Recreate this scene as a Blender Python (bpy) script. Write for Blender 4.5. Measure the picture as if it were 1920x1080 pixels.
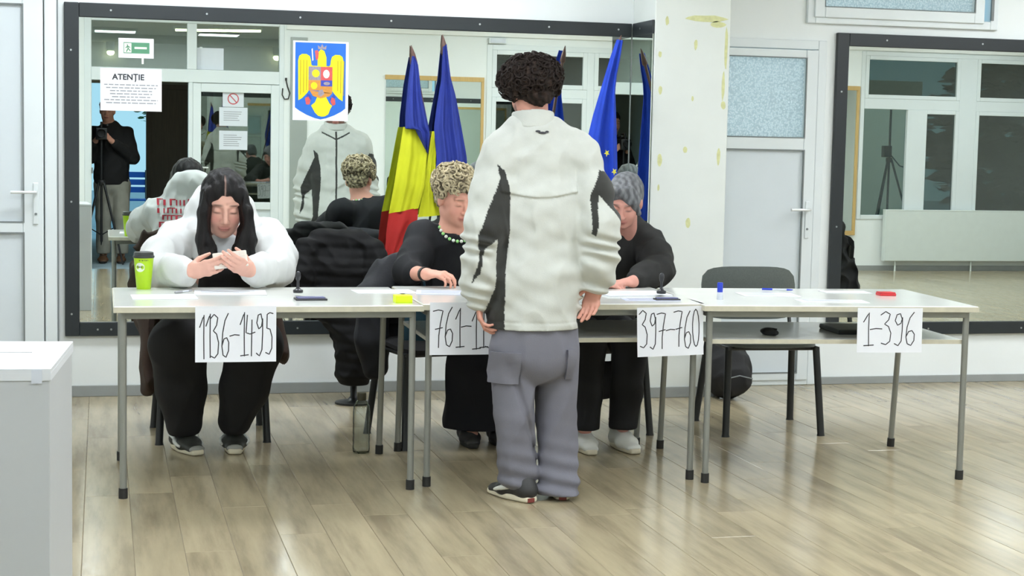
import bpy, bmesh, math, random
import numpy as np
from mathutils import Vector, Matrix, Quaternion

# ------------------------------------------------------------------ camera, sky, exposure
SC = bpy.context.scene
for o in list(bpy.data.objects):
    bpy.data.objects.remove(o)
COL = SC.collection
CAM_AXES = ((0.9705397, 0.0014164, -0.2409370), (-0.2400747, 0.0904177, -0.9665344), (0.0204160, 0.9959029, 0.0880940))
_cd = bpy.data.cameras.new('camera')
_cd.sensor_width = 36.0
_cd.lens = 36.0 * 3100.0 / 1920.0
_cd.clip_start = 0.02
CAM = bpy.data.objects.new('camera', _cd)
COL.objects.link(CAM)
_m = Matrix(CAM_AXES).to_4x4()
_m.translation = (0.0, 0.0, 1.415)
CAM.matrix_world = _m
SC.camera = CAM

W = bpy.data.worlds.new('sky')
SC.world = W
W.use_nodes = True
_bg = W.node_tree.nodes['Background']
_bg.inputs['Color'].default_value = (0.48, 0.85, 1.08, 1)
_bg.inputs['Strength'].default_value = 1.0
LAMP_POWER = 37.0          # radiance of the ceiling panels
SC.view_settings.view_transform = 'Standard'
SC.view_settings.look = 'None'
SC.view_settings.exposure = 0.0
SC.view_settings.gamma = 1.0
SC.view_settings.use_curve_mapping = False
SC.render.film_transparent = False
SC.cycles.use_denoising = True
SC.cycles.max_bounces = 10
SC.cycles.glossy_bounces = 6
SC.cycles.diffuse_bounces = 4
SC.cycles.transparent_max_bounces = 10
SC.cycles.sample_clamp_indirect = 6.0

random.seed(7)
RNG = np.random.default_rng(11)
PI = math.pi

# ------------------------------------------------------------------ materials
def lin(c):
    return tuple(((v / 255) / 12.92 if v / 255 <= .04045 else ((v / 255 + .055) / 1.055) ** 2.4) for v in c)

MATS = {}
def mat(name, rgb, rough=.5, metal=0.0, var=.06, scale=12.0, bump=0.0, bscale=150.0, spec=.5, attr=False,
        rnd=0.0, stretch=None, emit=0.0, coat=0.0, sheen=0.0):
    m = bpy.data.materials.new(name)
    m.use_nodes = True
    nt = m.node_tree; N = nt.nodes; L = nt.links
    p = N['Principled BSDF']
    c = lin(rgb)
    tc = N.new('ShaderNodeTexCoord')
    src = tc.outputs['Object']
    if stretch:
        mp = N.new('ShaderNodeMapping'); mp.inputs['Scale'].default_value = stretch
        L.new(src, mp.inputs['Vector']); src = mp.outputs['Vector']
    nz = N.new('ShaderNodeTexNoise'); nz.inputs['Scale'].default_value = scale; nz.inputs['Detail'].default_value = 5
    L.new(src, nz.inputs['Vector'])
    mx = N.new('ShaderNodeMix'); mx.data_type = 'RGBA'; mx.blend_type = 'MULTIPLY'; mx.inputs['Factor'].default_value = 1.0
    cr = N.new('ShaderNodeMapRange')
    cr.inputs['From Min'].default_value = .25; cr.inputs['From Max'].default_value = .75
    cr.inputs['To Min'].default_value = 1 - var; cr.inputs['To Max'].default_value = 1 + var
    L.new(nz.outputs['Fac'], cr.inputs['Value'])
    if attr:
        at = N.new('ShaderNodeAttribute'); at.attribute_name = 'Col'
        L.new(at.outputs['Color'], mx.inputs[6])
    else:
        mx.inputs[6].default_value = (*c, 1)
    L.new(cr.outputs['Result'], mx.inputs[7])
    out = mx.outputs[2]
    if rnd:
        oi = N.new('ShaderNodeObjectInfo')
        r2 = N.new('ShaderNodeMapRange'); r2.inputs['To Min'].default_value = 1 - rnd; r2.inputs['To Max'].default_value = 1 + rnd
        L.new(oi.outputs['Random'], r2.inputs['Value'])
        m2 = N.new('ShaderNodeMix'); m2.data_type = 'RGBA'; m2.blend_type = 'MULTIPLY'; m2.inputs['Factor'].default_value = 1.0
        L.new(out, m2.inputs[6]); L.new(r2.outputs['Result'], m2.inputs[7]); out = m2.outputs[2]
    L.new(out, p.inputs['Base Color'])
    p.inputs['Roughness'].default_value = rough
    p.inputs['Metallic'].default_value = metal
    p.inputs['Specular IOR Level'].default_value = spec
    if coat: p.inputs['Coat Weight'].default_value = coat; p.inputs['Coat Roughness'].default_value = .08
    if sheen: p.inputs['Sheen Weight'].default_value = sheen
    if emit:
        p.inputs['Emission Color'].default_value = (*c, 1); p.inputs['Emission Strength'].default_value = emit
    if bump:
        n2 = N.new('ShaderNodeTexNoise'); n2.inputs['Scale'].default_value = bscale; n2.inputs['Detail'].default_value = 3
        L.new(src, n2.inputs['Vector'])
        b = N.new('ShaderNodeBump'); b.inputs['Strength'].default_value = bump; b.inputs['Distance'].default_value = .004
        L.new(n2.outputs['Fac'], b.inputs['Height']); L.new(b.outputs['Normal'], p.inputs['Normal'])
    MATS[name] = m
    return m

def glass_mat(name, rgb, gloss=.12, rough=0.0, trans_rough=None, ior=1.5):
    """thin window pane: part see-through, part reflecting"""
    m = bpy.data.materials.new(name); m.use_nodes = True
    nt = m.node_tree; N = nt.nodes; L = nt.links
    N.remove(N['Principled BSDF'])
    out = N['Material Output']
    nz = N.new('ShaderNodeTexNoise'); nz.inputs['Scale'].default_value = 140.0
    vc = N.new('ShaderNodeMix'); vc.data_type = 'RGBA'; vc.inputs[0].default_value = .03
    vc.inputs[6].default_value = (*lin(rgb), 1); L.new(nz.outputs['Color'], vc.inputs[7])
    if trans_rough is None:
        t = N.new('ShaderNodeBsdfTransparent')
    else:
        t = N.new('ShaderNodeBsdfTranslucent')
        vo = N.new('ShaderNodeTexVoronoi'); vo.inputs['Scale'].default_value = 95.0
        bp = N.new('ShaderNodeBump'); bp.inputs['Strength'].default_value = .9; bp.inputs['Distance'].default_value = .006
        tc = N.new('ShaderNodeTexCoord'); L.new(tc.outputs['Object'], vo.inputs['Vector'])
        L.new(vo.outputs['Distance'], bp.inputs['Height'])
    if trans_rough is not None:
        rm = N.new('ShaderNodeMapRange'); rm.inputs['From Min'].default_value = .15; rm.inputs['From Max'].default_value = .75
        rm.inputs['To Min'].default_value = 1.18; rm.inputs['To Max'].default_value = .80  # glass sparkle put into the colour: cell centres lighter, edges darker
        L.new(vo.outputs['Distance'], rm.inputs['Value'])
        ml = N.new('ShaderNodeMix'); ml.data_type = 'RGBA'; ml.blend_type = 'MULTIPLY'; ml.inputs[0].default_value = 1.0
        L.new(vc.outputs[2], ml.inputs[6]); L.new(rm.outputs['Result'], ml.inputs[7]); L.new(ml.outputs[2], t.inputs['Color'])
    else:
        L.new(vc.outputs[2], t.inputs['Color'])
    g = N.new('ShaderNodeBsdfGlossy'); g.inputs['Roughness'].default_value = rough; g.inputs['Color'].default_value = (.9, .95, .93, 1)
    if trans_rough is not None: L.new(bp.outputs['Normal'], g.inputs['Normal'])
    fr = N.new('ShaderNodeFresnel'); fr.inputs['IOR'].default_value = ior
    ad = N.new('ShaderNodeMath'); ad.operation = 'ADD'; ad.inputs[1].default_value = gloss; ad.use_clamp = True
    L.new(fr.outputs['Fac'], ad.inputs[0])
    mx = N.new('ShaderNodeMixShader')
    L.new(ad.outputs[0], mx.inputs[0]); L.new(t.outputs[0], mx.inputs[1]); L.new(g.outputs[0], mx.inputs[2])
    L.new(mx.outputs[0], out.inputs['Surface'])
    MATS[name] = m
    return m

def mirror_mat(name):
    m = bpy.data.materials.new(name); m.use_nodes = True
    nt = m.node_tree; N = nt.nodes; L = nt.links
    p = N['Principled BSDF']
    nz = N.new('ShaderNodeTexNoise'); nz.inputs['Scale'].default_value = 3.0
    mx = N.new('ShaderNodeMix'); mx.data_type = 'RGBA'; mx.inputs[6].default_value = (.80, .86, .82, 1); mx.inputs[7].default_value = (.82, .87, .83, 1)
    L.new(nz.outputs['Fac'], mx.inputs[0]); L.new(mx.outputs[2], p.inputs['Base Color'])
    p.inputs['Metallic'].default_value = 1.0; p.inputs['Roughness'].default_value = 0.0
    MATS[name] = m
    return m

def light_mat(name, rgb, strength):
    m = bpy.data.materials.new(name); m.use_nodes = True
    nt = m.node_tree; N = nt.nodes; L = nt.links
    N.remove(N['Principled BSDF'])
    e = N.new('ShaderNodeEmission'); e.inputs['Color'].default_value = (*lin(rgb), 1); e.inputs['Strength'].default_value = strength
    L.new(e.outputs[0], N['Material Output'].inputs['Surface'])
    MATS[name] = m
    return m

mat('wall_paint', (233, 238, 237), .75, var=.02, scale=3, bump=.05, bscale=60)
mat('pillar_paint', (226, 231, 226), .75, var=.03, scale=4, bump=.05, bscale=60)
mat('glue_stain', (212, 214, 160), .8, var=.12, scale=40)
mat('ceiling_paint', (240, 242, 240), .85, var=.02)
mat('hall_paint', (168, 168, 158), .8, var=.03)
mat('hall_ceiling_paint', (196, 190, 165), .85, var=.03)
mat('pvc', (222, 229, 230), .32, var=.015, scale=5)
mat('pvc_panel', (214, 222, 226), .35, var=.02, scale=4)
mat('gasket', (120, 126, 126), .6)
mat('skirting_grey', (148, 152, 150), .5, var=.05)
mat('frame_black', (35, 41, 44), .42, var=.06, scale=8)
mat('screw_steel', (190, 195, 195), .3, metal=1.0)
mirror_mat('mirror')
glass_mat('pane', (205, 215, 208), gloss=.22)
glass_mat('pane_dark', (150, 160, 154), gloss=.10)
glass_mat('pane_clear', (236, 240, 238), gloss=.04)
mat('render_white', (240, 216, 186), .9, var=.04)
glass_mat('frosted_pane', (255, 228, 212), gloss=.05, rough=.12, trans_rough=.4)
mat('grey_panel', (150, 157, 152), .35, var=.05, scale=2)
mat('wood_trim', (196, 164, 104), .5, var=.12, scale=6, stretch=(20, 20, 1))
mat('brown_door', (124, 106, 94), .5, var=.12, scale=5, stretch=(14, 14, 1))
mat('table_laminate', (238, 240, 234), .16, var=.03, scale=6, coat=.3)
mat('table_edge', (196, 192, 172), .5, var=.08, scale=30)
mat('table_metal', (140, 142, 136), .35, metal=.35, var=.05)
mat('rubber', (36, 36, 34), .7)
mat('chair_metal', (24, 26, 26), .4, var=.05)
mat('chair_fabric', (80, 86, 82), .9, var=.12, scale=120, bump=.35, bscale=500, sheen=.3)
mat('chair_fabric_black', (22, 22, 24), .9, var=.12, scale=120, bump=.35, bscale=500)
mat('paper', (228, 231, 236), .7, var=.015)
mat('paper_dim', (214, 219, 226), .7, var=.02)
mat('paper_blue', (196, 200, 222), .7, var=.04)
mat('ink', (45, 45, 50), .6, var=.1)
mat('ink_grey', (150, 152, 156), .7, var=.1)
mat('exit_green', (84, 142, 108), .5)
mat('stop_red', (196, 90, 96), .5)
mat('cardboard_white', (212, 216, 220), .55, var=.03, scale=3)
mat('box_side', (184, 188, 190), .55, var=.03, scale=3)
mat('slot_dark', (160, 164, 160), .7)
mat('sticky_yellow', (222, 240, 20), .6)
mat('cup_green', (168, 208, 14), .4, var=.05)
mat('cup_lid', (52, 56, 52), .4)
mat('cup_white', (222, 230, 214), .5)
mat('stamp_black', (34, 35, 40), .35)
mat('pad_violet', (92, 94, 136), .5)
mat('marker_blue', (36, 62, 190), .35)
mat('clear_white', (206, 212, 222), .25)
mat('red_pad', (196, 44, 50), .45)
mat('flag_blue', (32, 50, 136), .8, var=.1, scale=9, bump=.1, bscale=300)
mat('flag_eu_blue', (24, 66, 190), .75, var=.1, scale=9, bump=.1, bscale=300)
mat('flag_yellow', (190, 194, 18), .8, var=.07, scale=9, bump=.1, bscale=300)
mat('flag_red', (160, 22, 16), .8, var=.08, scale=9, bump=.1, bscale=300)
mat('star_gold', (214, 206, 60), .6)
mat('pole_wood', (92, 62, 52), .45, var=.15, scale=10)
mat('crest_blue', (28, 104, 200), .5, var=.04)
mat('crest_yellow', (232, 218, 20), .5, var=.08, scale=60)
mat('crest_gold_dark', (176, 150, 20), .5, var=.1)
mat('crest_red', (206, 84, 84), .5, var=.1, scale=80)
mat('crest_orange', (206, 140, 60), .5, var=.1, scale=80)
mat('crest_dark_blue', (52, 70, 170), .5, var=.1)
mat('crest_grey', (150, 140, 150), .5, var=.15, scale=90)
mat('crest_white', (226, 222, 226), .5)
mat('skin', (214, 164, 146), .55, attr=True, var=.04, scale=30, spec=.35)
mat('cloth_attr', (255, 255, 255), .85, attr=True, var=.04, scale=25, bump=.15, bscale=260, sheen=.15)
mat('hair_attr', (255, 255, 255), .5, spec=.25, attr=True, var=.22, scale=60, stretch=(3, 3, .35), bump=.5, bscale=90)
mat('curl_attr', (255, 255, 255), .75, spec=.2, attr=True, var=.35, scale=70, bump=.8, bscale=110)
mat('white_cloth', (206, 208, 206), .85, var=.03, scale=20, bump=.12, bscale=300, sheen=.15)
mat('jacket_white', (194, 197, 190), .85, var=.04, scale=25, bump=.15, bscale=260, sheen=.15)
mat('black_cloth', (13, 13, 15), .85, var=.1, scale=20, bump=.15, bscale=300)
mat('black_knit', (15, 17, 21), .9, var=.12, scale=60, bump=.3, bscale=420)
mat('black_denim', (27, 27, 26), .85, var=.12, scale=50, bump=.3, bscale=320)
mat('puffer', (11, 11, 12), .75, spec=.25, var=.1, scale=14, bump=.2, bscale=50)
mat('navy_coat', (20, 22, 28), .8, var=.1, scale=14, bump=.2, bscale=80)
mat('brown_coat', (48, 31, 20), .8, var=.2, scale=14, bump=.3, bscale=80)
mat('trouser_grey', (110, 110, 119), .8, var=.05, scale=18, bump=.2, bscale=300)
mat('trouser_stone', (150, 148, 138), .85, var=.08, scale=18)
mat('shoe_black', (44, 44, 44), .55, var=.1)
mat('shoe_white', (222, 224, 218), .5, var=.05)
mat('shoe_silver', (150, 152, 146), .55, var=.06)
mat('shoe_grey', (52, 54, 50), .55, var=.08)
mat('sole_cream', (222, 214, 190), .6, var=.05)
mat('sole_red', (120, 52, 44), .6)
mat('boot_brown', (96, 66, 44), .6, var=.15)
mat('bead_green', (150, 214, 130), .3)
mat('bead_white', (230, 236, 226), .3)
mat('watch_black', (38, 34, 30), .35)
mat('phone_white', (226, 220, 210), .3)
mat('screen_glass', (30, 34, 40), .1)
mat('bag_black', (20, 20, 22), .7, var=.12, scale=30, bump=.2, bscale=200)
mat('teal_cloth', (18, 58, 72), .8, var=.1)
mat('navy_skirt', (11, 13, 22), .9, var=.1)
mat('hoodie_red', (176, 44, 60), .8, var=.1)
glass_mat('bottle_plastic', (236, 240, 238), gloss=.05, rough=.05, ior=1.16)
mat('bottle_cap', (58, 54, 36), .5)
mat('metal_lever', (226, 230, 230), .25, metal=.2)
mat('radiator_white', (216, 224, 220), .35, var=.02)
mat('foliage', (46, 98, 52), .7, var=.35, scale=7, bump=.3, bscale=30)
mat('hedge', (24, 40, 32), .8, var=.5, scale=6, bump=.4, bscale=25)
mat('pavement', (150, 170, 180), .8, var=.08, scale=4)
mat('bench_blue', (40, 96, 178), .5)
mat('dark_plastic', (26, 27, 30), .45)
mat('laptop_black', (40, 44, 44), .4)
mat('hair_dark_brown', (36, 28, 25), .7, var=.3, scale=60, spec=.2)
mat('hair_ash', (112, 102, 84), .7, var=.4, scale=60, spec=.2)
mat('hair_blonde', (176, 164, 134), .7, var=.4, scale=60, spec=.2)
light_mat('lamp_panel', (242, 248, 255), LAMP_POWER)
light_mat('tube_light', (255, 242, 205), 24.0)

# laminate planks: own colour per plank plus long grain
def plank_mat():
    m = bpy.data.materials.new('plank_laminate'); m.use_nodes = True
    nt = m.node_tree; N = nt.nodes; L = nt.links
    p = N['Principled BSDF']
    oi = N.new('ShaderNodeObjectInfo')
    tc = N.new('ShaderNodeTexCoord')
    geo = N.new('ShaderNodeNewGeometry')
    mp = N.new('ShaderNodeMapping'); mp.inputs['Scale'].default_value = (7.0, .75, 1.0)
    ofs = N.new('ShaderNodeVectorMath'); ofs.operation = 'SCALE'; ofs.inputs[0].default_value = (13.0, 29.0, 5.0)
    L.new(oi.outputs['Random'], ofs.inputs['Scale'])
    add = N.new('ShaderNodeVectorMath'); add.operation = 'ADD'
    L.new(geo.outputs['Position'], mp.inputs['Vector']); L.new(mp.outputs['Vector'], add.inputs[0]); L.new(ofs.outputs['Vector'], add.inputs[1])
    nz = N.new('ShaderNodeTexNoise'); nz.inputs['Scale'].default_value = 1.6; nz.inputs['Detail'].default_value = 6; nz.inputs['Roughness'].default_value = .6
    L.new(add.outputs['Vector'], nz.inputs['Vector'])
    rp = N.new('ShaderNodeValToRGB')
    e = rp.color_ramp.elements
    e[0].position = .33; e[0].color = (*lin((142, 130, 106)), 1)
    e[1].position = .66; e[1].color = (*lin((176, 163, 134)), 1)
    x = rp.color_ramp.elements.new(.5); x.color = (*lin((164, 152, 125)), 1)
    L.new(nz.outputs['Fac'], rp.inputs['Fac'])
    mr = N.new('ShaderNodeMapRange'); mr.inputs['To Min'].default_value = .94; mr.inputs['To Max'].default_value = 1.06
    L.new(oi.outputs['Random'], mr.inputs['Value'])
    mx = N.new('ShaderNodeMix'); mx.data_type = 'RGBA'; mx.blend_type = 'MULTIPLY'; mx.inputs[0].default_value = 1
    L.new(rp.outputs['Color'], mx.inputs[6]); L.new(mr.outputs['Result'], mx.inputs[7])
    L.new(mx.outputs[2], p.inputs['Base Color'])
    p.inputs['Roughness'].default_value = .2
    p.inputs['Specular IOR Level'].default_value = .5
    n2 = N.new('ShaderNodeTexNoise'); n2.inputs['Scale'].default_value = 14; n2.inputs['Detail'].default_value = 4
    L.new(add.outputs['Vector'], n2.inputs['Vector'])
    rr = N.new('ShaderNodeMapRange'); rr.inputs['To Min'].default_value = .09; rr.inputs['To Max'].default_value = .24
    L.new(n2.outputs['Fac'], rr.inputs['Value']); L.new(rr.outputs['Result'], p.inputs['Roughness'])
    MATS['plank_laminate'] = m
plank_mat()
mat('joint_dark', (112, 98, 76), .8)

# ------------------------------------------------------------------ scene objects
ROOT = {}
def root_matrix(o):
    """matrix of the top-level thing that a part belongs to"""
    while o is not None and o.parent is not None:
        o = o.parent
    return ROOT.get(o.as_pointer(), Matrix.Identity(4)) if o is not None else Matrix.Identity(4)

def tag(o, label=None, cat=None, group=None, kind=None):
    if label: o['label'] = label
    if cat: o['category'] = cat
    if group: o['group'] = group
    if kind: o['kind'] = kind
    return o

def thing(name, label, cat, loc=(0, 0, 0), rz=0.0, group=None):
    o = bpy.data.objects.new(name, None)
    o.empty_display_size = .05
    COL.objects.link(o)
    o.location = loc; o.rotation_euler = (0, 0, rz)
    ROOT[o.as_pointer()] = Matrix.Translation(Vector(loc)) @ Matrix.Rotation(rz, 4, 'Z')
    return tag(o, label, cat, group)

class B:
    """collects boxes, tubes, lathes, prisms; build() links ONE mesh object"""
    def __init__(s): s.v = []; s.f = []
    def add(s, v, f):
        n = len(s.v); s.v += [tuple(p) for p in v]; s.f += [tuple(i + n for i in q) for q in f]; return s
    def box(s, lo, hi):
        x0, y0, z0 = lo; x1, y1, z1 = hi
        return s.add([(x0, y0, z0), (x1, y0, z0), (x1, y1, z0), (x0, y1, z0), (x0, y0, z1), (x1, y0, z1), (x1, y1, z1), (x0, y1, z1)],
                     [(0, 3, 2, 1), (4, 5, 6, 7), (0, 1, 5, 4), (1, 2, 6, 5), (2, 3, 7, 6), (3, 0, 4, 7)])
    def obox(s, c, size, R):
        h = Vector(size) / 2; c = Vector(c)
        vs = []
        for z in (-1, 1):
            for x, y in ((-1, -1), (1, -1), (1, 1), (-1, 1)):
                vs.append(c + R @ Vector((x * h.x, y * h.y, z * h.z)))
        return s.add(vs, [(0, 3, 2, 1), (4, 5, 6, 7), (0, 1, 5, 4), (1, 2, 6, 5), (2, 3, 7, 6), (3, 0, 4, 7)])
    def tube(s, pts, r, n=10, cap=True, flat=1.0):
        P = [Vector(p) for p in pts]
        R = r if isinstance(r, (list, tuple)) else [r] * len(P)
        vs = []; fs = []; ref = None
        for i, p in enumerate(P):
            t = (P[min(i + 1, len(P) - 1)] - P[max(i - 1, 0)]).normalized()
            if ref is None: ref = Vector((0, 0, 1)) if abs(t.z) < .9 else Vector((1, 0, 0))
            u = t.cross(ref).normalized(); w = u.cross(t).normalized(); ref = w
            for k in range(n):
                a = 2 * PI * k / n
                vs.append(p + u * math.cos(a) * R[i] + w * math.sin(a) * R[i] * flat)
        for i in range(len(P) - 1):
            for k in range(n):
                k2 = (k + 1) % n
                fs.append((i * n + k, (i + 1) * n + k, (i + 1) * n + k2, i * n + k2))
        if cap:
            fs.append(tuple(range(n))); fs.append(tuple((len(P) - 1) * n + k for k in reversed(range(n))))
        return s.add(vs, fs)
    def lathe(s, prof, c, n=20):
        vs = []; fs = []; m = len(prof)
        for r, z in prof:
            for k in range(n):
                a = 2 * PI * k / n; vs.append((c[0] + r * math.cos(a), c[1] + r * math.sin(a), c[2] + z))
        for i in range(m - 1):
            for k in range(n):
                k2 = (k + 1) % n; fs.append((i * n + k, i * n + k2, (i + 1) * n + k2, (i + 1) * n + k))
        fs.append(tuple(reversed(range(n)))); fs.append(tuple((m - 1) * n + k for k in range(n)))
        return s.add(vs, fs)
    def prism(s, poly, o, u, v, t):
        """polygon (list of 2d points) in the plane o,u,v extruded by vector t"""
        o = Vector(o); u = Vector(u); v = Vector(v); t = Vector(t); n = len(poly)
        a = [o + u * p[0] + v * p[1] for p in poly]
        return s.add(a + [p + t for p in a], [tuple(reversed(range(n))), tuple(n + i for i in range(n))] +
                     [(i, (i + 1) % n, n + (i + 1) % n, n + i) for i in range(n)])
    def ribbon(s, pts, w, o, u, v, lift):
        """pen stroke: a flat thin band along 2d points in the plane o,u,v"""
        o = Vector(o); u = Vector(u); v = Vector(v); lift = Vector(lift)
        P = [Vector((p[0], p[1])) for p in pts]; vs = []; fs = []
        for i, p in enumerate(P):
            t = P[min(i + 1, len(P) - 1)] - P[max(i - 1, 0)]
            if t.length < 1e-9: t = Vector((1, 0))
            t.normalize(); nn = Vector((-t.y, t.x)) * (w / 2)
            e = t * (w / 2) * (-1 if i == 0 else (1 if i == len(P) - 1 else 0))
            for sg in (1, -1):
                q = p + nn * sg + e
                vs.append(o + u * q.x + v * q.y + lift)
        for i in range(len(P) - 1):
            fs.append((2 * i, 2 * i + 1, 2 * i + 3, 2 * i + 2))
        return s.add(vs, fs)
    def build(s, name, m, parent=None, smooth=False, bevel=0.0, seg=2, world=True, label=None):
        me = bpy.data.meshes.new(name)
        vs = s.v
        if parent is not None and world:
            inv = root_matrix(parent).inverted()
            vs = [inv @ Vector(p) for p in s.v]
        me.from_pydata([tuple(p) for p in vs], [], s.f)
        bm = bmesh.new(); bm.from_mesh(me)
        bmesh.ops.recalc_face_normals(bm, faces=bm.faces); bm.to_mesh(me); bm.free()
        me.materials.append(MATS[m])
        if smooth:
            me.polygons.foreach_set('use_smooth', [True] * len(me.polygons))
            me.set_sharp_from_angle(angle=math.radians(50))
        o = bpy.data.objects.new(name, me); COL.objects.link(o)
        if parent is not None: o.parent = parent
        if bevel:
            b = o.modifiers.new('bevel', 'BEVEL'); b.width = bevel; b.segments = seg; b.limit_method = 'ANGLE'
        if label: o['label'] = label
        return o

def box(name, lo, hi, m, parent=None, bevel=0.0, label=None, world=True):
    return B().box(lo, hi).build(name, m, parent, bevel=bevel, label=label, world=world)

def copy_tree(o, parent=None):
    c = o.copy(); COL.objects.link(c); c.parent = parent
    for ch in list(o.children): copy_tree(ch, c)
    return c

def place(o, loc, rz, label=None, group=None):
    o.location = loc; o.rotation_euler = (0, 0, rz)
    ROOT[o.as_pointer()] = Matrix.Translation(Vector(loc)) @ Matrix.Rotation(rz, 4, 'Z')
    if label: o['label'] = label
    if group: o['group'] = group
    return o

def wall_slab(name, axis, at0, at1, u0, u1, z0, z1, holes, m):
    """a wall between two planes with rectangular openings"""
    us = sorted({u0, u1, *[h[0] for h in holes], *[h[1] for h in holes]})
    zs = sorted({z0, z1, *[h[2] for h in holes], *[h[3] for h in holes]})
    b = B()
    for i in range(len(us) - 1):
        k = 0
        while k < len(zs) - 1:
            cu = (us[i] + us[i + 1]) / 2
            free = lambda kk: not any(h[0] < cu < h[1] and h[2] < (zs[kk] + zs[kk + 1]) / 2 < h[3] for h in holes)
            if not free(k): k += 1; continue
            k2 = k
            while k2 < len(zs) - 1 and free(k2): k2 += 1
            if axis == 'y': b.box((us[i], at0, zs[k]), (us[i + 1], at1, zs[k2]))
            else: b.box((at0, us[i], zs[k]), (at1, us[i + 1], zs[k2]))
            k = k2
    return tag(b.build(name, m), kind='structure')

# ------------------------------------------------------------------ the room
D = 9.12                 # plane of the mirror wall
YF = 0.50                # plane of the wall behind the viewer
XL, XR, ZC = -1.45, 12.2, 2.95

# floor: a dark bed with single laminate planks lying on it
floor = tag(box('floor', (XL, .40, -.06), (XR, D + .1, -.002), 'joint_dark'), kind='structure')
PW, PL = .17, 1.28
_pl = []
row = 0
x = -.065 - PW * 8
rp = random.Random(3)
while x < XR:
    y = YF - rp.random() * PL
    while y < D:
        y0, y1 = max(y, .40), min(y + PL, D)
        if y1 - y0 > .03: _pl.append((x, y0, y1))
        y += PL
    x += PW; row += 1
def plank_mesh():
    w, c, g = PW / 2 - .0007, .0012, .0007
    l = .5
    v = [(-w, -l, -.008), (w, -l, -.008), (w, l, -.008), (-w, l, -.008),
         (-w, -l, -c), (w, -l, -c), (w, l, -c), (-w, l, -c),
         (-w + c, -l + c * .8, 0), (w - c, -l + c * .8, 0), (w - c, l - c * .8, 0), (-w + c, l - c * .8, 0)]
    f = [(0, 1, 5, 4), (1, 2, 6, 5), (2, 3, 7, 6), (3, 0, 4, 7), (4, 5, 9, 8), (5, 6, 10, 9), (6, 7, 11, 10), (7, 4, 8, 11), (8, 9, 10, 11)]
    return v, f
_cr = Matrix(CAM_AXES).transposed()
def _score(p):
    c = _cr @ Vector((p[0] + PW / 2, (p[1] + p[2]) / 2, -1.415))
    if c.z > -.2: return 1e6 - c.z
    inside = abs(c.x / -c.z) < .36 and c.y / -c.z > -.30
    return (-c.z) if inside else 1000 - c.z
_pl.sort(key=_score)
_pv, _pf = plank_mesh()
_me = bpy.data.meshes.new('plank'); _me.from_pydata(_pv, [], _pf); _me.materials.append(MATS['plank_laminate'])
for (px_, y0, y1) in _pl[:300]:
    o = bpy.data.objects.new('plank', _me); COL.objects.link(o); o.parent = floor
    o.location = (px_ + PW / 2, (y0 + y1) / 2, 0); o.scale = (1, y1 - y0 - .0012, 1)
_rb = B()
for (px_, y0, y1) in _pl[300:]:
    _rb.add([(px_ + PW / 2 + v[0], (y0 + y1) / 2 + v[1] * (y1 - y0 - .0012), v[2]) for v in _pv], _pf)
tag(_rb.build('distant_planks', 'plank_laminate', floor), kind='stuff')

# mirror wall with openings for a glazed door and a high window
wall_slab('wall_back', 'y', D, D + .14, XL, XR, 0, ZC, [(3.40, 4.155, 0, 2.045), (4.02, 5.26, 2.145, 2.86)], 'wall_paint')
tag(box('wall_left', (XL - .12, .40, 0), (XL, D + .14, ZC), 'wall_paint'), kind='structure')
tag(box('wall_right', (XR, .40, 0), (XR + .12, D + .14, ZC), 'wall_paint'), kind='structure')
tag(box('ceiling', (XL - .12, .36, ZC), (XR + .12, D + .14, ZC + .1), 'ceiling_paint'), kind='structure')

# pillar
PX0, PX1, PY = 2.957, 3.40, 8.73
pillar = tag(box('wall_pillar', (PX0, PY, 0), (PX1, D, ZC), 'pillar_paint', bevel=.006), kind='structure')
for (x0, x1, z0, z1) in ((3.0144, 3.0376, 2.0694, 2.1226), (3.1316, 3.3813, 2.0970, 2.1356), (3.2733, 3.3728, 2.0671, 2.1059), (3.3660, 3.3862, 1.8409, 2.0829), (3.1866, 3.2063, 1.9381, 2.0061), (2.9794, 2.9999, 1.8934, 1.9320), (2.9854, 3.0087, 1.6890, 1.7424), (3.3561, 3.3754, 1.6634, 1.8412), (3.1798, 3.1946, 1.6589, 1.6887), (2.9878, 3.0200, 1.2952, 1.3666), (3.1388, 3.1658, 1.3687, 1.4077), (3.3395, 3.3616, 1.3069, 1.4055), (2.9949, 3.0094, 1.1594, 1.1981), (3.1675, 3.1971, 0.9532, 1.0131), (2.9885, 3.0046, 0.8508, 0.9401), (3.3544, 3.3846, 1.6190, 1.6641)):
    r_ = random.Random(x0 * 999)
    n = 11
    cx_, cz_, rx, rz = (x0 + x1) / 2, (z0 + z1) / 2, (x1 - x0) / 2, (z1 - z0) / 2
    poly = [(cx_ + rx * math.cos(2 * PI * k / n) * r_.uniform(.75, 1.1), cz_ + rz * math.sin(2 * PI * k / n) * r_.uniform(.75, 1.1)) for k in range(n)]
    B().prism(poly, (0, PY - .0008, 0), (1, 0, 0), (0, 0, 1), (0, .0008, 0)).build('glue_residue', 'glue_stain', pillar)
# skirting
tag(box('baseboard_back', (-.20, D - .013, 0), (PX0, D, .06), 'skirting_grey', bevel=.003), kind='structure')
tag(box('baseboard_pillar', (PX0 - .012, PY - .013, 0), (PX1, PY, .06), 'skirting_grey', bevel=.003), kind='structure')
tag(box('baseboard_pillar_side', (PX0 - .012, PY, 0), (PX0, D - .013, .06), 'skirting_grey', bevel=.003), kind='structure')
tag(box('baseboard_right', (4.155, D - .013, 0), (XR, D, .045), 'skirting_grey', bevel=.003), kind='structure')

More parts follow.
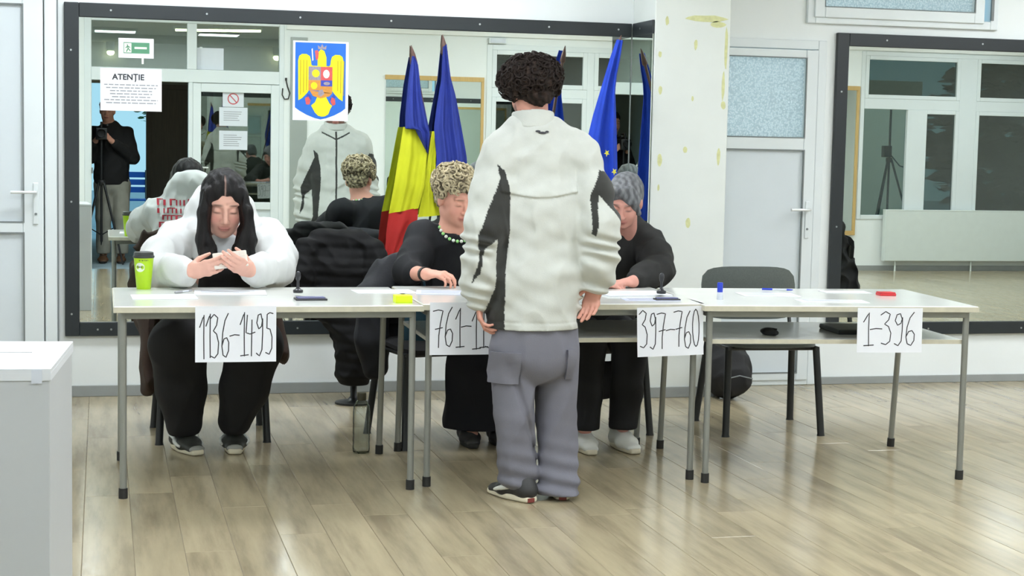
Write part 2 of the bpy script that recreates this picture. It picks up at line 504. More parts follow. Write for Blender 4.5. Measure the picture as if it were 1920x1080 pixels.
# ------------------------------------------------------------------ doors and windows of the mirror wall
def ring(b, x0, x1, z0, z1, w, y0, y1, wz=None):
    wz = wz or w
    b.box((x0, y0, z0), (x0 + w, y1, z1)); b.box((x1 - w, y0, z0), (x1, y1, z1))
    b.box((x0 + w, y0, z1 - wz), (x1 - w, y1, z1)); b.box((x0 + w, y0, z0), (x1 - w, y1, z0 + wz))
    return b

def pane_quad(name, x0, x1, z0, z1, y, m, parent):
    return B().add([(x0, y, z0), (x1, y, z0), (x1, y, z1), (x0, y, z1)], [(0, 1, 2, 3)]).build(name, m, parent)

def lever(parent, x, z, y, sgn, ydir=-1):
    """door lever handle with its plate; ydir points into the room"""
    h = B().box((x - .014, min(y, y + .008 * ydir), z - .17), (x + .014, max(y, y + .008 * ydir), z + .05)).build('handle_plate', 'pvc', parent, bevel=.004)
    B().tube([(x, y, z), (x, y + .045 * ydir, z), (x + sgn * .02, y + .055 * ydir, z), (x + sgn * .125, y + .055 * ydir, z)], .0085, 10).build('handle_lever', 'metal_lever', h, smooth=True)
    B().lathe([(.007, 0), (.007, .004), (.003, .004)], (0, 0, 0), 10).build('keyhole', 'gasket', h, world=False).matrix_basis = \
        root_matrix(parent).inverted() @ Matrix.Translation((x, y + .008 * ydir, z - .115)) @ Matrix.Rotation(PI / 2 * (1 if ydir < 0 else -1), 4, 'X')

d1 = thing('door_1', None, None, (3.78, D, 0)); d1['kind'] = 'structure'
ring(B(), 3.40, 4.155, -.0, 2.045, .055, D - .02, D + .07, .055).build('frame', 'pvc', d1, bevel=.006)
lf = ring(B(), 3.458, 4.097, .03, 1.987, .075, D - .03, D + .03, .05)
lf.box((3.533, D - .03, 1.395), (4.022, D + .03, 1.475))
lf.build('leaf', 'pvc', d1, bevel=.006)
box('lower_panel', (3.533, D - .012, .08), (4.022, D + .012, 1.395), 'pvc_panel', d1)
ring(B(), 3.525, 4.03, .072, 1.403, .008, D - .0315, D - .02).build('panel_bead', 'gasket', d1)
pane_quad('frosted_glass', 3.533, 4.022, 1.475, 1.937, D, 'frosted_pane', d1)
ring(B(), 3.527, 4.028, 1.469, 1.943, .007, D - .0315, D - .02).build('glass_bead', 'gasket', d1)
lever(d1, 4.058, 1.05, D - .03, -1)

d2 = thing('door_2', None, None, (-.72, D, 0)); d2['kind'] = 'structure'
ring(B(), -1.24, -.228, 0, 2.25, .062, D - .05, D, .062).build('frame', 'pvc', d2, bevel=.006)
b = ring(B(), -1.172, -.296, .01, 2.182, .105, D - .062, D - .012, .11)
b.box((-1.067, D - .062, .88), (-.401, D - .012, .945)); b.build('leaf', 'pvc', d2, bevel=.006)
box('upper_panel', (-1.067, D - .046, .945), (-.401, D - .02, 2.072), 'pvc_panel', d2)
box('lower_panel', (-1.067, D - .046, .12), (-.401, D - .02, .88), 'pvc_panel', d2)
ring(B(), -1.075, -.393, .937, 2.08, .008, D - .0635, D - .05).build('panel_bead', 'gasket', d2)
ring(B(), -1.075, -.393, .112, .888, .008, D - .0635, D - .05).build('panel_bead', 'gasket', d2)
lever(d2, -.335, 1.10, D - .062, -1)
box('edge_seal', (-.229, D - .03, 0), (-.2205, D, 2.25), 'gasket', d2)

w1 = thing('window_1', None, None, (4.64, D, 2.14)); w1['kind'] = 'structure'
ring(B(), 4.02, 5.26, 2.145, 2.86, .05, D - .025, D + .06).build('frame', 'pvc', w1, bevel=.005)
ring(B(), 4.06, 5.16, 2.18, 2.83, .065, D - .04, D + .02).build('sash', 'pvc', w1, bevel=.005)
pane_quad('glass', 4.125, 5.095, 2.245, 2.765, D - .004, 'frosted_pane', w1)
ring(B(), 4.12, 5.10, 2.24, 2.77, .006, D - .0415, D - .03).build('glass_bead', 'gasket', w1)
box('hinge_rod', (5.205, D - .04, 2.20), (5.222, D - .025, 2.83), 'gasket', w1)

# ------------------------------------------------------------------ wall mirrors
def frame_board(parent, lo, hi):
    return box('frame_board', lo, hi, 'frame_black', parent, bevel=.004)
def screw(parent, x, y, z, ax='y'):
    if ax == 'y': B().tube([(x, y, z), (x, y - .003, z)], .0055, 8).build('screw', 'screw_steel', parent)
    else: B().tube([(x, y, z), (x - .003, y, z)], .0055, 8).build('screw', 'screw_steel', parent)

MZ0, MZ1, FW = .33, 2.10, .076
mr1 = thing('wall_mirror', 'huge black-framed wall mirror behind the seated officials, left of the pillar', 'mirror', (1.38, D, MZ0))
box('mirror_glass', (-.19 + FW, D - .016, MZ0 + FW), (PX0 - .014, D - .011, MZ1 - FW), 'mirror', mr1)
frame_board(mr1, (-.19, D - .03, MZ0), (-.19 + FW, D, MZ1))
frame_board(mr1, (-.19 + FW, D - .03, MZ1 - FW), (PX0 - .016, D, MZ1))
frame_board(mr1, (-.19 + FW, D - .03, MZ0), (PX0 - .016, D, MZ0 + FW))
for xx in (.05, .55, 1.05, 1.55, 2.05, 2.45, 2.86): screw(mr1, xx, D - .03, MZ1 - .036)
for xx in (-.02, .05, .55, 1.05, 1.55, 2.05, 2.55): screw(mr1, xx, D - .03, MZ0 + .036)
for zz in (.45, 1.05, 1.85): screw(mr1, -.155, D - .03, zz)

mrp = thing('pillar_mirror', 'narrow strip of mirror covering the side of the white pillar', 'mirror', (PX0, 8.9, MZ0))
box('mirror_glass', (PX0 - .012, PY + .004, MZ0 + FW), (PX0 - .007, D - .03, MZ1 - FW), 'mirror', mrp)
box('frame_board', (PX0 - .014, PY + .004, MZ1 - FW), (PX0, D - .031, MZ1), 'frame_black', mrp, bevel=.003)
box('frame_board', (PX0 - .014, PY + .004, MZ0), (PX0, D - .031, MZ0 + FW), 'frame_black', mrp, bevel=.003)
screw(mrp, PX0 - .014, 8.95, MZ1 - .036, 'x')

mr2 = thing('wall_mirror', 'black-framed wall mirror right of the white glazed door', 'mirror', (5.7, D, .30))
box('mirror_glass', (4.215 + FW, D - .016, .30 + FW), (7.2 - FW, D - .011, 2.095 - FW), 'mirror', mr2)
frame_board(mr2, (4.215, D - .03, .30), (4.215 + FW, D, 2.095))
frame_board(mr2, (7.2 - FW, D - .03, .30), (7.2, D, 2.095))
frame_board(mr2, (4.215 + FW, D - .03, 2.095 - FW), (7.2 - FW, D, 2.095))
frame_board(mr2, (4.215 + FW, D - .03, .30), (7.2 - FW, D, .30 + FW))
for xx in (4.53, 5.16, 5.8, 6.4): screw(mr2, xx, D - .03, 2.06); screw(mr2, xx + .35, D - .03, .335)
for zz in (1.75, .95): screw(mr2, 4.25, D - .03, zz)

# ------------------------------------------------------------------ wall behind the viewer: glazed partition, windows, mirrors (seen in the mirrors)
YB = YF - .12
wall_slab('wall_front', 'y', YB, YF, XL, XR, 0, ZC,
          [(-.17, 1.88, 0, 2.64), (4.08, 5.60, .66, 2.47), (8.52, 11.60, .60, 2.54)], 'wall_paint')
tag(box('trim_1', (1.9, YF, 2.55), (XR, YF + .03, 2.60), 'ceiling_paint'), kind='structure')
tag(box('baseboard_front', (1.9, YF, 0), (XR, YF + .013, .06), 'skirting_grey'), kind='structure')

d3 = thing('door_3', None, None, (.85, .44, 0)); d3['kind'] = 'structure'
b = B()
b.box((-.17, YB, 0), (-.098, YF, 2.64)); b.box((1.83, YB, 0), (1.88, YF, 2.64)); b.box((-.098, YB, 2.575), (1.83, YF, 2.64))
b.box((-.098, YB, 1.965), (1.83, YF, 2.10)); b.box((.87, YB, 2.10), (.97, YF, 2.575))
b.box((.885, YB, 0), (.93, YF, 1.965))
b.build('frame', 'pvc', d3, bevel=.006)
box('transom_pane', (-.098, .435, 2.10), (.87, .441, 2.575), 'pane', d3)
box('transom_pane', (.97, .435, 2.10), (1.83, .441, 2.575), 'pane', d3)
dl = ring(B(), .93, 1.83, .01, 1.96, .085, YF - .06, YF + .005, .09)
dl.box((1.015, YF - .06, .64), (1.745, YF + .005, .72)); lfo = dl.build('glazed_leaf', 'pvc', d3, bevel=.006)
box('door_pane', (1.015, YF - .03, .72), (1.745, YF - .024, 1.87), 'pane', lfo)
box('kick_panel', (1.015, YF - .04, .10), (1.745, YF - .015, .64), 'pvc_panel', lfo)
box('door_stay', (-.097, YF - .02, 1.00), (-.085, YF + .02, 1.06), 'gasket', d3)
lever(d3, .965, 1.08, YF + .005, 1, 1)

w2 = thing('window_2', None, None, (4.8, .44, .66)); w2['kind'] = 'structure'
ring(B(), 4.08, 5.60, .66, 2.47, .06, YB, YF + .01).build('frame', 'pvc', w2, bevel=.005)
B().box((4.14, YB, 1.90), (5.22, YF + .01, 2.0)).box((5.30, YB, 1.90), (5.54, YF + .01, 2.0)).box((5.22, YB, .72), (5.30, YF + .01, 2.41)).build('mullion', 'pvc', w2, bevel=.005)
for (a0, a1, z0, z1) in ((4.14, 5.22, 2.0, 2.41), (5.30, 5.54, 2.0, 2.41), (4.14, 5.22, .72, 1.90), (5.30, 5.54, .72, 1.90)):
    ring(B(), a0, a1, z0, z1, .05, YF - .05, YF + .015).build('sash', 'pvc', w2, bevel=.005)
    box('pane', (a0 + .05, YF - .02, z0 + .05), (a1 - .05, YF - .014, z1 - .05), 'pane_dark', w2)

w3 = thing('window_3', None, None, (10.0, .44, .60)); w3['kind'] = 'structure'
ring(B(), 8.52, 11.60, .60, 2.54, .05, YB, YF + .01).build('frame', 'pvc', w3, bevel=.005)
B().box((8.57, YB, 1.88), (9.78, YF + .01, 2.0)).box((10.0, YB, 1.88), (11.55, YF + .01, 2.0)).box((9.78, YB, .65), (10.0, YF + .01, 2.49)).build('mullion', 'pvc', w3, bevel=.005)
for (a0, a1, z0, z1, mm) in ((8.57, 9.78, 2.0, 2.49, 'pane_dark'), (10.0, 11.55, 2.0, 2.49, 'pane_dark'), (9.12, 9.78, .65, 1.88, 'pane_dark'), (10.0, 11.55, .65, 1.88, 'pane_dark')):
    wdt = .25 if a0 == 9.12 else .045
    b = B(); b.box((a0, YF - .05, z0), (a0 + wdt, YF + .015, z1)); b.box((a1 - .045, YF - .05, z0), (a1, YF + .015, z1))
    b.box((a0 + wdt, YF - .05, z1 - .045), (a1 - .045, YF + .015, z1)); b.box((a0 + wdt, YF - .05, z0), (a1 - .045, YF + .015, z0 + .045))
    b.build('sash', 'pvc', w3, bevel=.005)
    box('pane', (a0 + wdt, YF - .02, z0 + .045), (a1 - .045, YF - .014, z1 - .045), mm, w3)
box('clear_pane', (8.57, YF - .04, .65), (9.12, YF - .034, 1.88), 'pane_clear', w3)
tag(box('wall_outer', (7.41, -1.62, 0), (10.35, -1.5, 2.3), 'render_white'), kind='structure')

def wood_mirror(label, x0, x1, z0, z1):
    t = thing('wood_framed_mirror', label, 'mirror', ((x0 + x1) / 2, YF, z0))
    box('mirror_glass', (x0 + .01, YF + .006, z0 + .01), (x1 - .01, YF + .012, z1 - .01), 'mirror', t)
    box('frame_rail', (x0, YF, z1 - .045), (x1, YF + .03, z1 + .005), 'wood_trim', t, bevel=.003)
    box('frame_rail', (x0, YF, z0 - .005), (x1, YF + .03, z0 + .045), 'wood_trim', t, bevel=.003)
    box('frame_stile', (x1 - .03, YF, z0 + .045), (x1, YF + .03, z1 - .045), 'wood_trim', t, bevel=.003)
    return t
wood_mirror('wood-framed mirror beside a window, seen reflected between the flags', 2.96, 4.05, .42, 2.10)
wood_mirror('wood-framed mirror seen reflected at the left edge of the right mirror', 7.35, 8.50, .42, 2.13)
box('grey_strip', (1.945, YF, .12), (2.125, YF + .02, 2.47), 'grey_panel', None, bevel=.004)  # flat grey panel standing in for a narrow recess
tag(bpy.data.objects['grey_strip'], 'tall narrow grey panel standing in for a recess, reflected beside the coat-of-arms poster', 'panel')
bpy.data.objects['grey_strip'].name = 'recess_panel'

rad = thing('radiator', 'long white panel radiator under the window, seen in the right mirror', 'radiator', (10.1, YF + .09, .11))
box('front_panel', (8.84, YF + .10, .12), (11.4, YF + .115, .71), 'radiator_white', rad, bevel=.006)
box('rear_panel', (8.86, YF + .04, .12), (11.38, YF + .055, .71), 'radiator_white', rad, bevel=.006)
box('top_grille', (8.84, YF + .035, .705), (11.4, YF + .118, .72), 'radiator_white', rad, bevel=.004)
for xx in (8.845, 11.385): box('side_cover', (xx, YF + .035, .12), (xx + .012, YF + .118, .71), 'radiator_white', rad)
for xx in (9.05, 10.1, 11.2): box('wall_bracket', (xx, YF, .18), (xx + .03, YF + .05, .66), 'radiator_white', rad)
for xx in (9.0, 9.98): B().tube([(xx, YF + .08, .0), (xx, YF + .08, .13)], .011, 8).build('pipe', 'radiator_white', rad, smooth=True)

# ceiling lamps of the room; the lone third-row panel is added to brighten the right
for (cx_, cy_) in ((-.3, 1.9), (2.0, 1.9), (4.6, 1.9), (7.2, 1.9), (9.8, 1.9), (-.5, 4.6), (1.3, 4.6), (3.4, 4.6), (6.0, 4.6), (8.8, 4.6), (4.9, 6.6), (.2, 7.9), (1.7, 7.9), (5.8, 7.6), (8.8, 7.6)):
    if True:
        t = thing('ceiling_light', 'square white ceiling light panel, one of a grid above the room', 'ceiling light', (cx_, cy_, ZC), 0, 'ceiling panels above the hall')
        b = B(); w = .31
        for (x0, x1, y0, y1) in ((-w, w, -w, -w + .02), (-w, w, w - .02, w), (-w, -w + .02, -w + .02, w - .02), (w - .02, w, -w + .02, w - .02)):
            b.box((cx_ + x0, cy_ + y0, ZC - .045), (cx_ + x1, cy_ + y1, ZC))
        b.build('frame', 'pvc', t)
        box('diffuser', (cx_ - .29, cy_ - .29, ZC - .04), (cx_ + .29, cy_ + .29, ZC - .03), 'lamp_panel', t)

# corridor behind the partition, with a way out into the daylight
HX1 = 7.3
tag(box('floor_corridor', (XL, -4.62, -.06), (HX1, .40, 0), 'pavement'), kind='structure')
tag(box('ceiling_corridor', (XL, -4.62, 2.62), (HX1, YB, 2.70), 'hall_ceiling_paint'), kind='structure')
wall_slab('wall_corridor', 'y', -4.62, -4.5, XL, HX1, 0, 2.62, [(-.75, .58, 0, 2.08)], 'hall_paint')
tag(box('wall_corridor_left', (XL - .1, -4.62, 0), (XL, .40, 2.62), 'hall_paint'), kind='structure')
tag(box('wall_corridor_right', (HX1, -4.62, 0), (HX1 + .1, YB, 2.62), 'hall_paint'), kind='structure')
d4 = thing('door_4', None, None, (.9, -4.46, 0)); d4['kind'] = 'structure'
box('leaf', (.64, -4.495, .01), (1.40, -4.45, 2.02), 'brown_door', d4, bevel=.004)
B().box((.58, -4.5, 0), (.64, -4.44, 2.08)).box((1.40, -4.5, 0), (1.46, -4.44, 2.08)).box((.64, -4.5, 2.02), (1.40, -4.44, 2.08)).build('frame', 'brown_door', d4)
lever(d4, 1.32, 1.02, -4.45, -1, 1)
t = thing('tube_lamp', 'glowing fluorescent tube on the corridor ceiling, seen through the transom', 'lamp', (1.25, -.5, 2.62))
B().obox((1.25, -.45, 2.60), (1.0, .08, .035), Matrix.Rotation(.35, 3, 'Z')).build('housing', 'pvc', t)
_dx = Vector((math.cos(.35), math.sin(.35), 0)) * .48
B().tube([Vector((1.25, -.45, 2.57)) - _dx, Vector((1.25, -.45, 2.57)) + _dx], .014, 10).build('tube', 'tube_light', t, smooth=True)
for k, (xx, who) in enumerate(((.12, 'left'), (2.30, 'right'))):
    t = thing('spot_lamp', 'small bright round lamp behind the %s transom pane' % who, 'lamp', (xx, -4.42, 2.62))
    B().lathe([(.04, 0), (.055, .04), (.055, .12)], (xx, -4.40, 2.50), 14).build('housing', 'pvc', t, smooth=True)
    B().lathe([(.005, -.06), (.035, -.05), (.052, -.02), (.04, .0)], (xx, -4.40, 2.50), 14).build('bulb', 'tube_light', t, smooth=True)

# outside
tag(box('ground', (-14, -26, -.16), (26, YB, -.061), 'pavement'), 'pale pavement outside the exit', 'pavement', kind='structure')
def leafy(name, label, cat, c, r, n, m, leaf=.09):
    t = thing(name, label, cat, (c[0], c[1], 0))
    rr = random.Random(int(c[0] * 100) + n)
    b = B()
    for i in range(n):
        while True:
            p = Vector((rr.uniform(-1, 1), rr.uniform(-1, 1), rr.uniform(-1, 1)))
            if .3 < p.length < 1: break
        q = Vector((c[0] + p.x * r[0], c[1] + p.y * r[1], c[2] + p.z * r[2]))
        R = Matrix.Rotation(rr.uniform(0, 6.3), 3, 'Z') @ Matrix.Rotation(rr.uniform(-1, 1), 3, 'X')
        s_ = leaf * rr.uniform(.7, 1.4)
        pts = [R @ Vector(u) * s_ + q for u in ((-1, 0, 0), (-.3, .45, .1), (.5, .4, .1), (1.1, 0, -.1), (.5, -.4, .1), (-.3, -.45, .1))]
        b.add(pts, [(0, 1, 2, 5), (2, 3, 4, 5)])
    f = b.build('foliage', m, t); f['kind'] = 'stuff'
    B().tube([(c[0], c[1], -.06), (c[0] + .05, c[1], c[2])], [.06, .03], 8).build('trunk', 'brown_door', t, smooth=True)
leafy('shrub_tree', 'green leafy tree outside the exit, seen through the open doorway', 'tree', (1.0, -10.6, 2.5), (.65, .6, 1.0), 1100, 'foliage')
leafy('hedge', 'dark green hedge added outside the window to block the sky, reflected in the right mirror', 'hedge', (15.6, -2.2, 1.6), (4.9, .7, 2.1), 12000, 'hedge', .16)  # added to keep bright sky out of the window panes
t = thing('garden_bench', 'blue slatted bench outside the exit doorway', 'bench', (.35, -8.8, -.06))
for k in range(4): box('slat', (-.1, -9.05 + k * .11, .36), (.75, -8.96 + k * .11, .385), 'bench_blue', t)
for k in range(3): box('back_slat', (-.1, -9.09, .48 + k * .12), (.75, -9.065, .57 + k * .12), 'bench_blue', t)
for xx in (-.05, .68):
    for yy in (-9.06, -8.66): box('leg', (xx, yy, -.06), (xx + .04, yy + .04, .36 if yy > -8.8 else .84), 'dark_plastic', t)

# ------------------------------------------------------------------ tables
TZ, TL, TD = .755, 1.205, .82
def make_table(label, loc, rz, shelf):
    t = thing('desk', label, 'table', loc, rz, 'desks in the row')
    hx, hy = TL / 2, TD / 2
    top = B().box((-hx, -hy, TZ - .022), (hx, hy, TZ)).build('tabletop', 'table_laminate', t, world=False, bevel=.004)
    b = B()
    b.box((-hx - .002, -hy - .002, TZ - .024), (hx + .002, -hy, TZ - .003)); b.box((-hx - .002, hy, TZ - .024), (hx + .002, hy + .002, TZ - .003))
    b.box((-hx - .002, -hy, TZ - .024), (-hx, hy, TZ - .003)); b.box((hx, -hy, TZ - .024), (hx + .002, hy, TZ - .003))
    b.build('edge_band', 'table_edge', top, world=False)
    lx, fy, ry = hx - .035, -hy + .045, hy - .075
    for nm, lo, hi in (('rail', (-lx, fy - .012, TZ - .052), (lx, fy + .012, TZ - .024)), ('rail', (-lx, ry - .012, TZ - .052), (lx, ry + .012, TZ - .024)),
                       ('rail', (-lx - .012, fy, TZ - .052), (-lx + .012, ry, TZ - .024)), ('rail', (lx - .012, fy, TZ - .052), (lx + .012, ry, TZ - .024))):
        B().box(lo, hi).build(nm, 'table_metal', t, world=False, bevel=.003)
    for sx in (-1, 1):
        for y0, y1 in ((fy, fy), (ry, ry + .075)):
            lg = B().tube([(sx * lx, y0, TZ - .03), (sx * lx, y1, .03)], .0135, 12).build('leg', 'table_metal', t, smooth=True, world=False)
            yy = y1
            B().tube([(sx * lx, yy - (.0 if y0 == y1 else .004), .04), (sx * lx, yy, 0.0)], .0175, 12).build('rubber_foot', 'rubber', lg, smooth=True, world=False)
    if shelf:
        s_ = B().box((-lx + .004, -hy + .06, .588), (lx - .004, hy - .08, .606)).build('book_shelf', 'table_laminate', t, world=False, bevel=.003)
        B().box((-lx + .004, -hy + .056, .588), (lx - .004, -hy + .06, .606)).build('shelf_edge', 'table_edge', s_, world=False)
    return t
T1 = make_table('white desk on the left, where the young woman with the phone sits', (.648, 6.885, 0), 0.0, False)
T2 = make_table('white desk in the middle, behind the standing man in the white jacket', (1.868, 6.925, 0), -.02, True)
T3 = make_table('white desk on the right with an empty grey chair behind it', (3.066, 6.79, 0), -.085, True)

# ------------------------------------------------------------------ handwritten number signs taped to the desk fronts
GLY = {
 '1': ([[(.25, .72), (.62, 1), (.60, .5), (.62, .0)], [(.3, 0), (.62, .01), (.95, .02)]], .62),
 'I': ([[(.25, .72), (.62, 1), (.60, .5), (.62, .0)]], .55),
 '3': ([[(.08, .9), (.4, 1.0), (.72, .92), (.62, .75), (.34, .62), (.62, .55), (.8, .35), (.74, .1), (.45, .0), (.15, .04)]], .85),
 '6': ([[(.78, 1.0), (.5, .84), (.3, .55), (.24, .25), (.34, .05), (.6, .0), (.82, .15), (.84, .34), (.66, .45), (.42, .42), (.26, .28)]], .85),
 '4': ([[(.25, .95), (.14, .55), (.5, .52), (.92, .56)], [(.66, .84), (.64, .4), (.62, .02)]], .85),
 '9': ([[(.74, .8), (.6, .97), (.36, .94), (.24, .76), (.42, .62), (.66, .68), (.76, .86), (.76, .5), (.7, .14), (.48, .0), (.22, .06)]], .8),
 '5': ([[(.86, .96), (.6, .98), (.36, .94), (.34, .62), (.62, .6), (.8, .42), (.78, .16), (.55, .02), (.25, .06)]], .82),
 '7': ([[(.1, .92), (.5, .95), (.88, .93), (.68, .6), (.56, .3), (.54, .0)], [(.28, .46), (.56, .48), (.84, .5)]], .85),
 '0': ([[(.5 + .32 * math.sin(2 * PI * k / 14), .5 + .5 * math.cos(2 * PI * k / 14)) for k in range(15)]], .85),
 '-': ([[(.1, .5), (.5, .53), (.9, .52)]], .75),
}
def number_sign(text, label, c, rz, w, h, tilt=0.0, tw=.9, th=.72, z0=.12, x0=.05):
    """white sheet hanging in front of the desk edge; c = top left corner"""
    t = thing('number_sign', label, 'sign', c, rz, 'number signs on the desk fronts')
    cs, sn = math.cos(tilt), math.sin(tilt)
    n = 8; vs = []; fs = []
    for i in range(n + 1):
        for j in range(5):
            u, v = i / n * w, -j / 4 * h
            vs.append((u * cs - v * sn, -.004 - .004 * math.sin(i / n * PI) - .006 * (j / 4) ** 2, u * sn + v * cs))
    for i in range(n):
        for j in range(4):
            a = i * 5 + j; fs.append((a, a + 1, a + 6, a + 5))
    top_n = len(vs)
    vs += [(v[0], v[1] + .0012, v[2]) for v in vs]
    fs += [tuple(top_n + k for k in reversed(f)) for f in fs[:]]
    edge = [i * 5 for i in range(n + 1)] + [n * 5 + j for j in range(1, 5)] + [i * 5 + 4 for i in range(n - 1, -1, -1)] + [j for j in range(3, 0, -1)]
    fs += [(edge[i], edge[(i + 1) % len(edge)], top_n + edge[(i + 1) % len(edge)], top_n + edge[i]) for i in range(len(edge))]
    b = B(); b.add(vs, fs); b.build('paper_sheet', 'paper', t, world=False)
    tot = sum(GLY[ch][1] for ch in text)
    L = B(); px = x0 * w; rr = random.Random(len(text) * 7 + int(c[0] * 10))
    gw = tw * w / tot
    for ch in text:
        st, adv = GLY[ch]
        dz = rr.uniform(-.03, .03)
        for s_ in st:
            P = []
            for k in range(len(s_) - 1):
                for q in range(4):
                    f_ = q / 4; P.append((s_[k][0] * (1 - f_) + s_[k + 1][0] * f_, s_[k][1] * (1 - f_) + s_[k + 1][1] * f_))
            P.append(s_[-1])
            pts = [(px + p[0] * gw, (-1 + z0 + dz + p[1] * th * (1 if ch != '-' else 1)) * h) for p in P]
            base = len(L.v)
            L.ribbon(pts, .0042, (0, 0, 0), (1, 0, 0), (0, 0, 1), (0, 0, 0))
            for k in range(base, len(L.v)):
                u, _, v = L.v[k]
                jj = -v / h
                y = -.004 - .004 * math.sin(max(0, min(1, u / w)) * PI) - .006 * jj ** 2 - .0007
                L.v[k] = (u * cs - v * sn, y, u * sn + v * cs)
        px += adv * gw
    L.build('handwriting', 'ink', t, world=False, label='black hand-drawn digits')
    return t
number_sign('II36-1495', 'paper sign handwritten 1136-1495 on the left desk', (0.3512, 6.4650, 0.7572), 0.0, .312, .218, tw=.93, th=.78, z0=.09, x0=.02)
number_sign('761-1135', 'paper sign handwritten 761-11, half hidden by the standing man', (1.2812, 6.5000, 0.7649), 0.0, .312, .212, tw=.95, th=.75, z0=.13, x0=.03)
number_sign('397-760', 'paper sign handwritten 397-760 on the middle desk', (2.1517, 6.4880, 0.7408), -.02, .288, .205, tilt=.03, tw=.92, th=.76, z0=.16, x0=.02)
number_sign('1-396', 'paper sign handwritten 1-396 on the right desk', (3.0765, 6.3450, 0.7515), -.085, .287, .188, tw=.84, th=.74, z0=.16, x0=.04)

# ------------------------------------------------------------------ things lying on the desks
def sheet(label, x, y, w, d, rz=0.0, m='paper', h=.0015, z=TZ, name='paper_sheet', cat='paper', group=None, ink=True):
    t = thing(name, label, cat, (x, y, z + .0004), rz, group)
    B().box((-w / 2, -d / 2, 0), (w / 2, d / 2, h)).build('sheet', m, t, world=False)
    if ink:
        b = B(); rr = random.Random(int(x * 1000))
        for k in range(7):
            yy = d * (.38 - .11 * k); l = rr.uniform(.5, .82) * w
            b.box((-w * .41, yy - .0016, h), (-w * .41 + l, yy + .0016, h + .0003))
        b.build('print_lines', 'ink_grey', t, world=False)
    return t
def stamp(label, x, y):
    t = thing('rubber_stamp', label, 'stamp', (x, y, TZ))
    B().lathe([(.02, 0), (.021, .004), (.021, .012), (.012, .016), (.006, .024), (.0055, .05), (.009, .056), (.0115, .07), (.010, .084), (.004, .09)], (0, 0, .013), 16).build('handle', 'stamp_black', t, smooth=True, world=False)
    return t
def ink_pad(label, x, y, w=.13, d=.09, rz=0.0):
    t = thing('ink_pad', label, 'ink pad', (x, y, TZ), rz)
    B().box((-w / 2, -d / 2, 0), (w / 2, d / 2, .008)).build('case', 'stamp_black', t, world=False, bevel=.003)
    B().box((-w / 2 + .008, -d / 2 + .008, .007), (w / 2 - .008, d / 2 - .008, .012)).build('felt', 'pad_violet', t, world=False, bevel=.002)
    return t
def pen(label, x, y, rz, m='marker_blue', l=.14, z=TZ):
    t = thing('ballpoint_pen', label, 'pen', (x, y, z), rz)
    B().tube([(-l / 2, 0, .006), (l / 2 - .03, 0, .006)], .0042, 10).build('barrel', 'clear_white', t, smooth=True, world=False)
    B().tube([(l / 2 - .03, 0, .006), (l / 2 - .008, 0, .006), (l / 2, 0, .006)], [.0045, .003, .0008], 10).build('tip', m, t, smooth=True, world=False)
    B().tube([(-l / 2 - .002, 0, .006), (-l / 2 + .045, 0, .006)], .0049, 10).build('cap', m, t, smooth=True, world=False)
    return t
sheet('white sheet at the left end of the left desk near the cup', 0.248, 6.857, 0.26, 0.2, 0.03)
sheet('paper lying under the hands of the young woman', 0.528, 7.037, 0.3, 0.21, -0.06, m='paper_dim')
sheet('pale paper near the right end of the left desk', 1.190, 7.072, 0.26, 0.17, 0.05)
sheet('bluish form in front of the curly-haired woman', 1.444, 7.016, 0.24, 0.2, -0.2, m='paper_blue')
sheet('white stack of papers in front of the grey-haired person', 2.272, 6.922, 0.3, 0.2, 0.1, h=.006)
sheet('bluish form under the rubber stamp on the middle desk', 2.276, 6.680, 0.24, 0.12, -0.1, m='paper_blue')
sheet('white sheet with a pen on it on the right desk', 2.898, 6.881, 0.26, 0.18, -0.12)
sheet('white sheet near the number sign on the right desk', 3.070, 6.583, 0.3, 0.13, -0.16)
sheet('faint blank sheet at the far edge of the right desk', 3.329, 7.000, 0.22, 0.12, -0.1, m='paper_dim', ink=False)
ink_pad('dark violet ink pad beside the stamp on the left desk', 0.829, 6.726, .13, .075, .02)
stamp('black rubber stamp standing on the left desk', 0.797, 6.894)
ink_pad('dark violet ink pad beside the stamp on the middle desk', 2.340, 6.654, .11, .05, .0)
stamp('black rubber stamp standing on the middle desk', 2.373, 6.822)
t = thing('sticky_note_pad', 'bright yellow sticky note block at the front edge of the left desk', 'notepad', (1.188, 6.584, TZ), 0)
B().box((-.034, -.02, 0), (.034, .05, .030)).build('note_block', 'sticky_yellow', t, world=False, bevel=.001)
B().box((-.0342, -.0202, .003), (.0342, .0502, .0042)).build('page_line', 'cup_green', t, world=False)
t = thing('glue_stick', 'small blue-capped glue stick standing on the right desk', 'glue stick', (2.590, 6.679, TZ))
B().lathe([(.0125, 0), (.013, .002), (.013, .03), (.012, .032)], (0, 0, 0), 18).build('barrel', 'clear_white', t, smooth=True, world=False)
B().lathe([(.0115, .031), (.0122, .034), (.0122, .07), (.0108, .074)], (0, 0, 0), 18).build('cap', 'marker_blue', t, smooth=True, world=False)
t = thing('red_ink_pad', 'small red ink pad on the right desk', 'ink pad', (3.454, 6.841, TZ), -.08)
B().box((-.038, -.03, 0), (.038, .03, .012)).build('case', 'red_pad', t, world=False, bevel=.003)
B().box((-.036, -.028, .0118), (.036, .028, .0165)).build('lid', 'red_pad', t, world=False, bevel=.003)
B().box((.034, -.006, .005), (.044, .006, .012)).build('clasp', 'marker_blue', t, world=False)
pen('blue ballpoint pen on the sheet of the right desk', 3.020, 7.059, -.35, z=TZ + .002)
pen('grey pen at the left of the left desk', 0.336, 7.041, .9, 'ink_grey', .12)

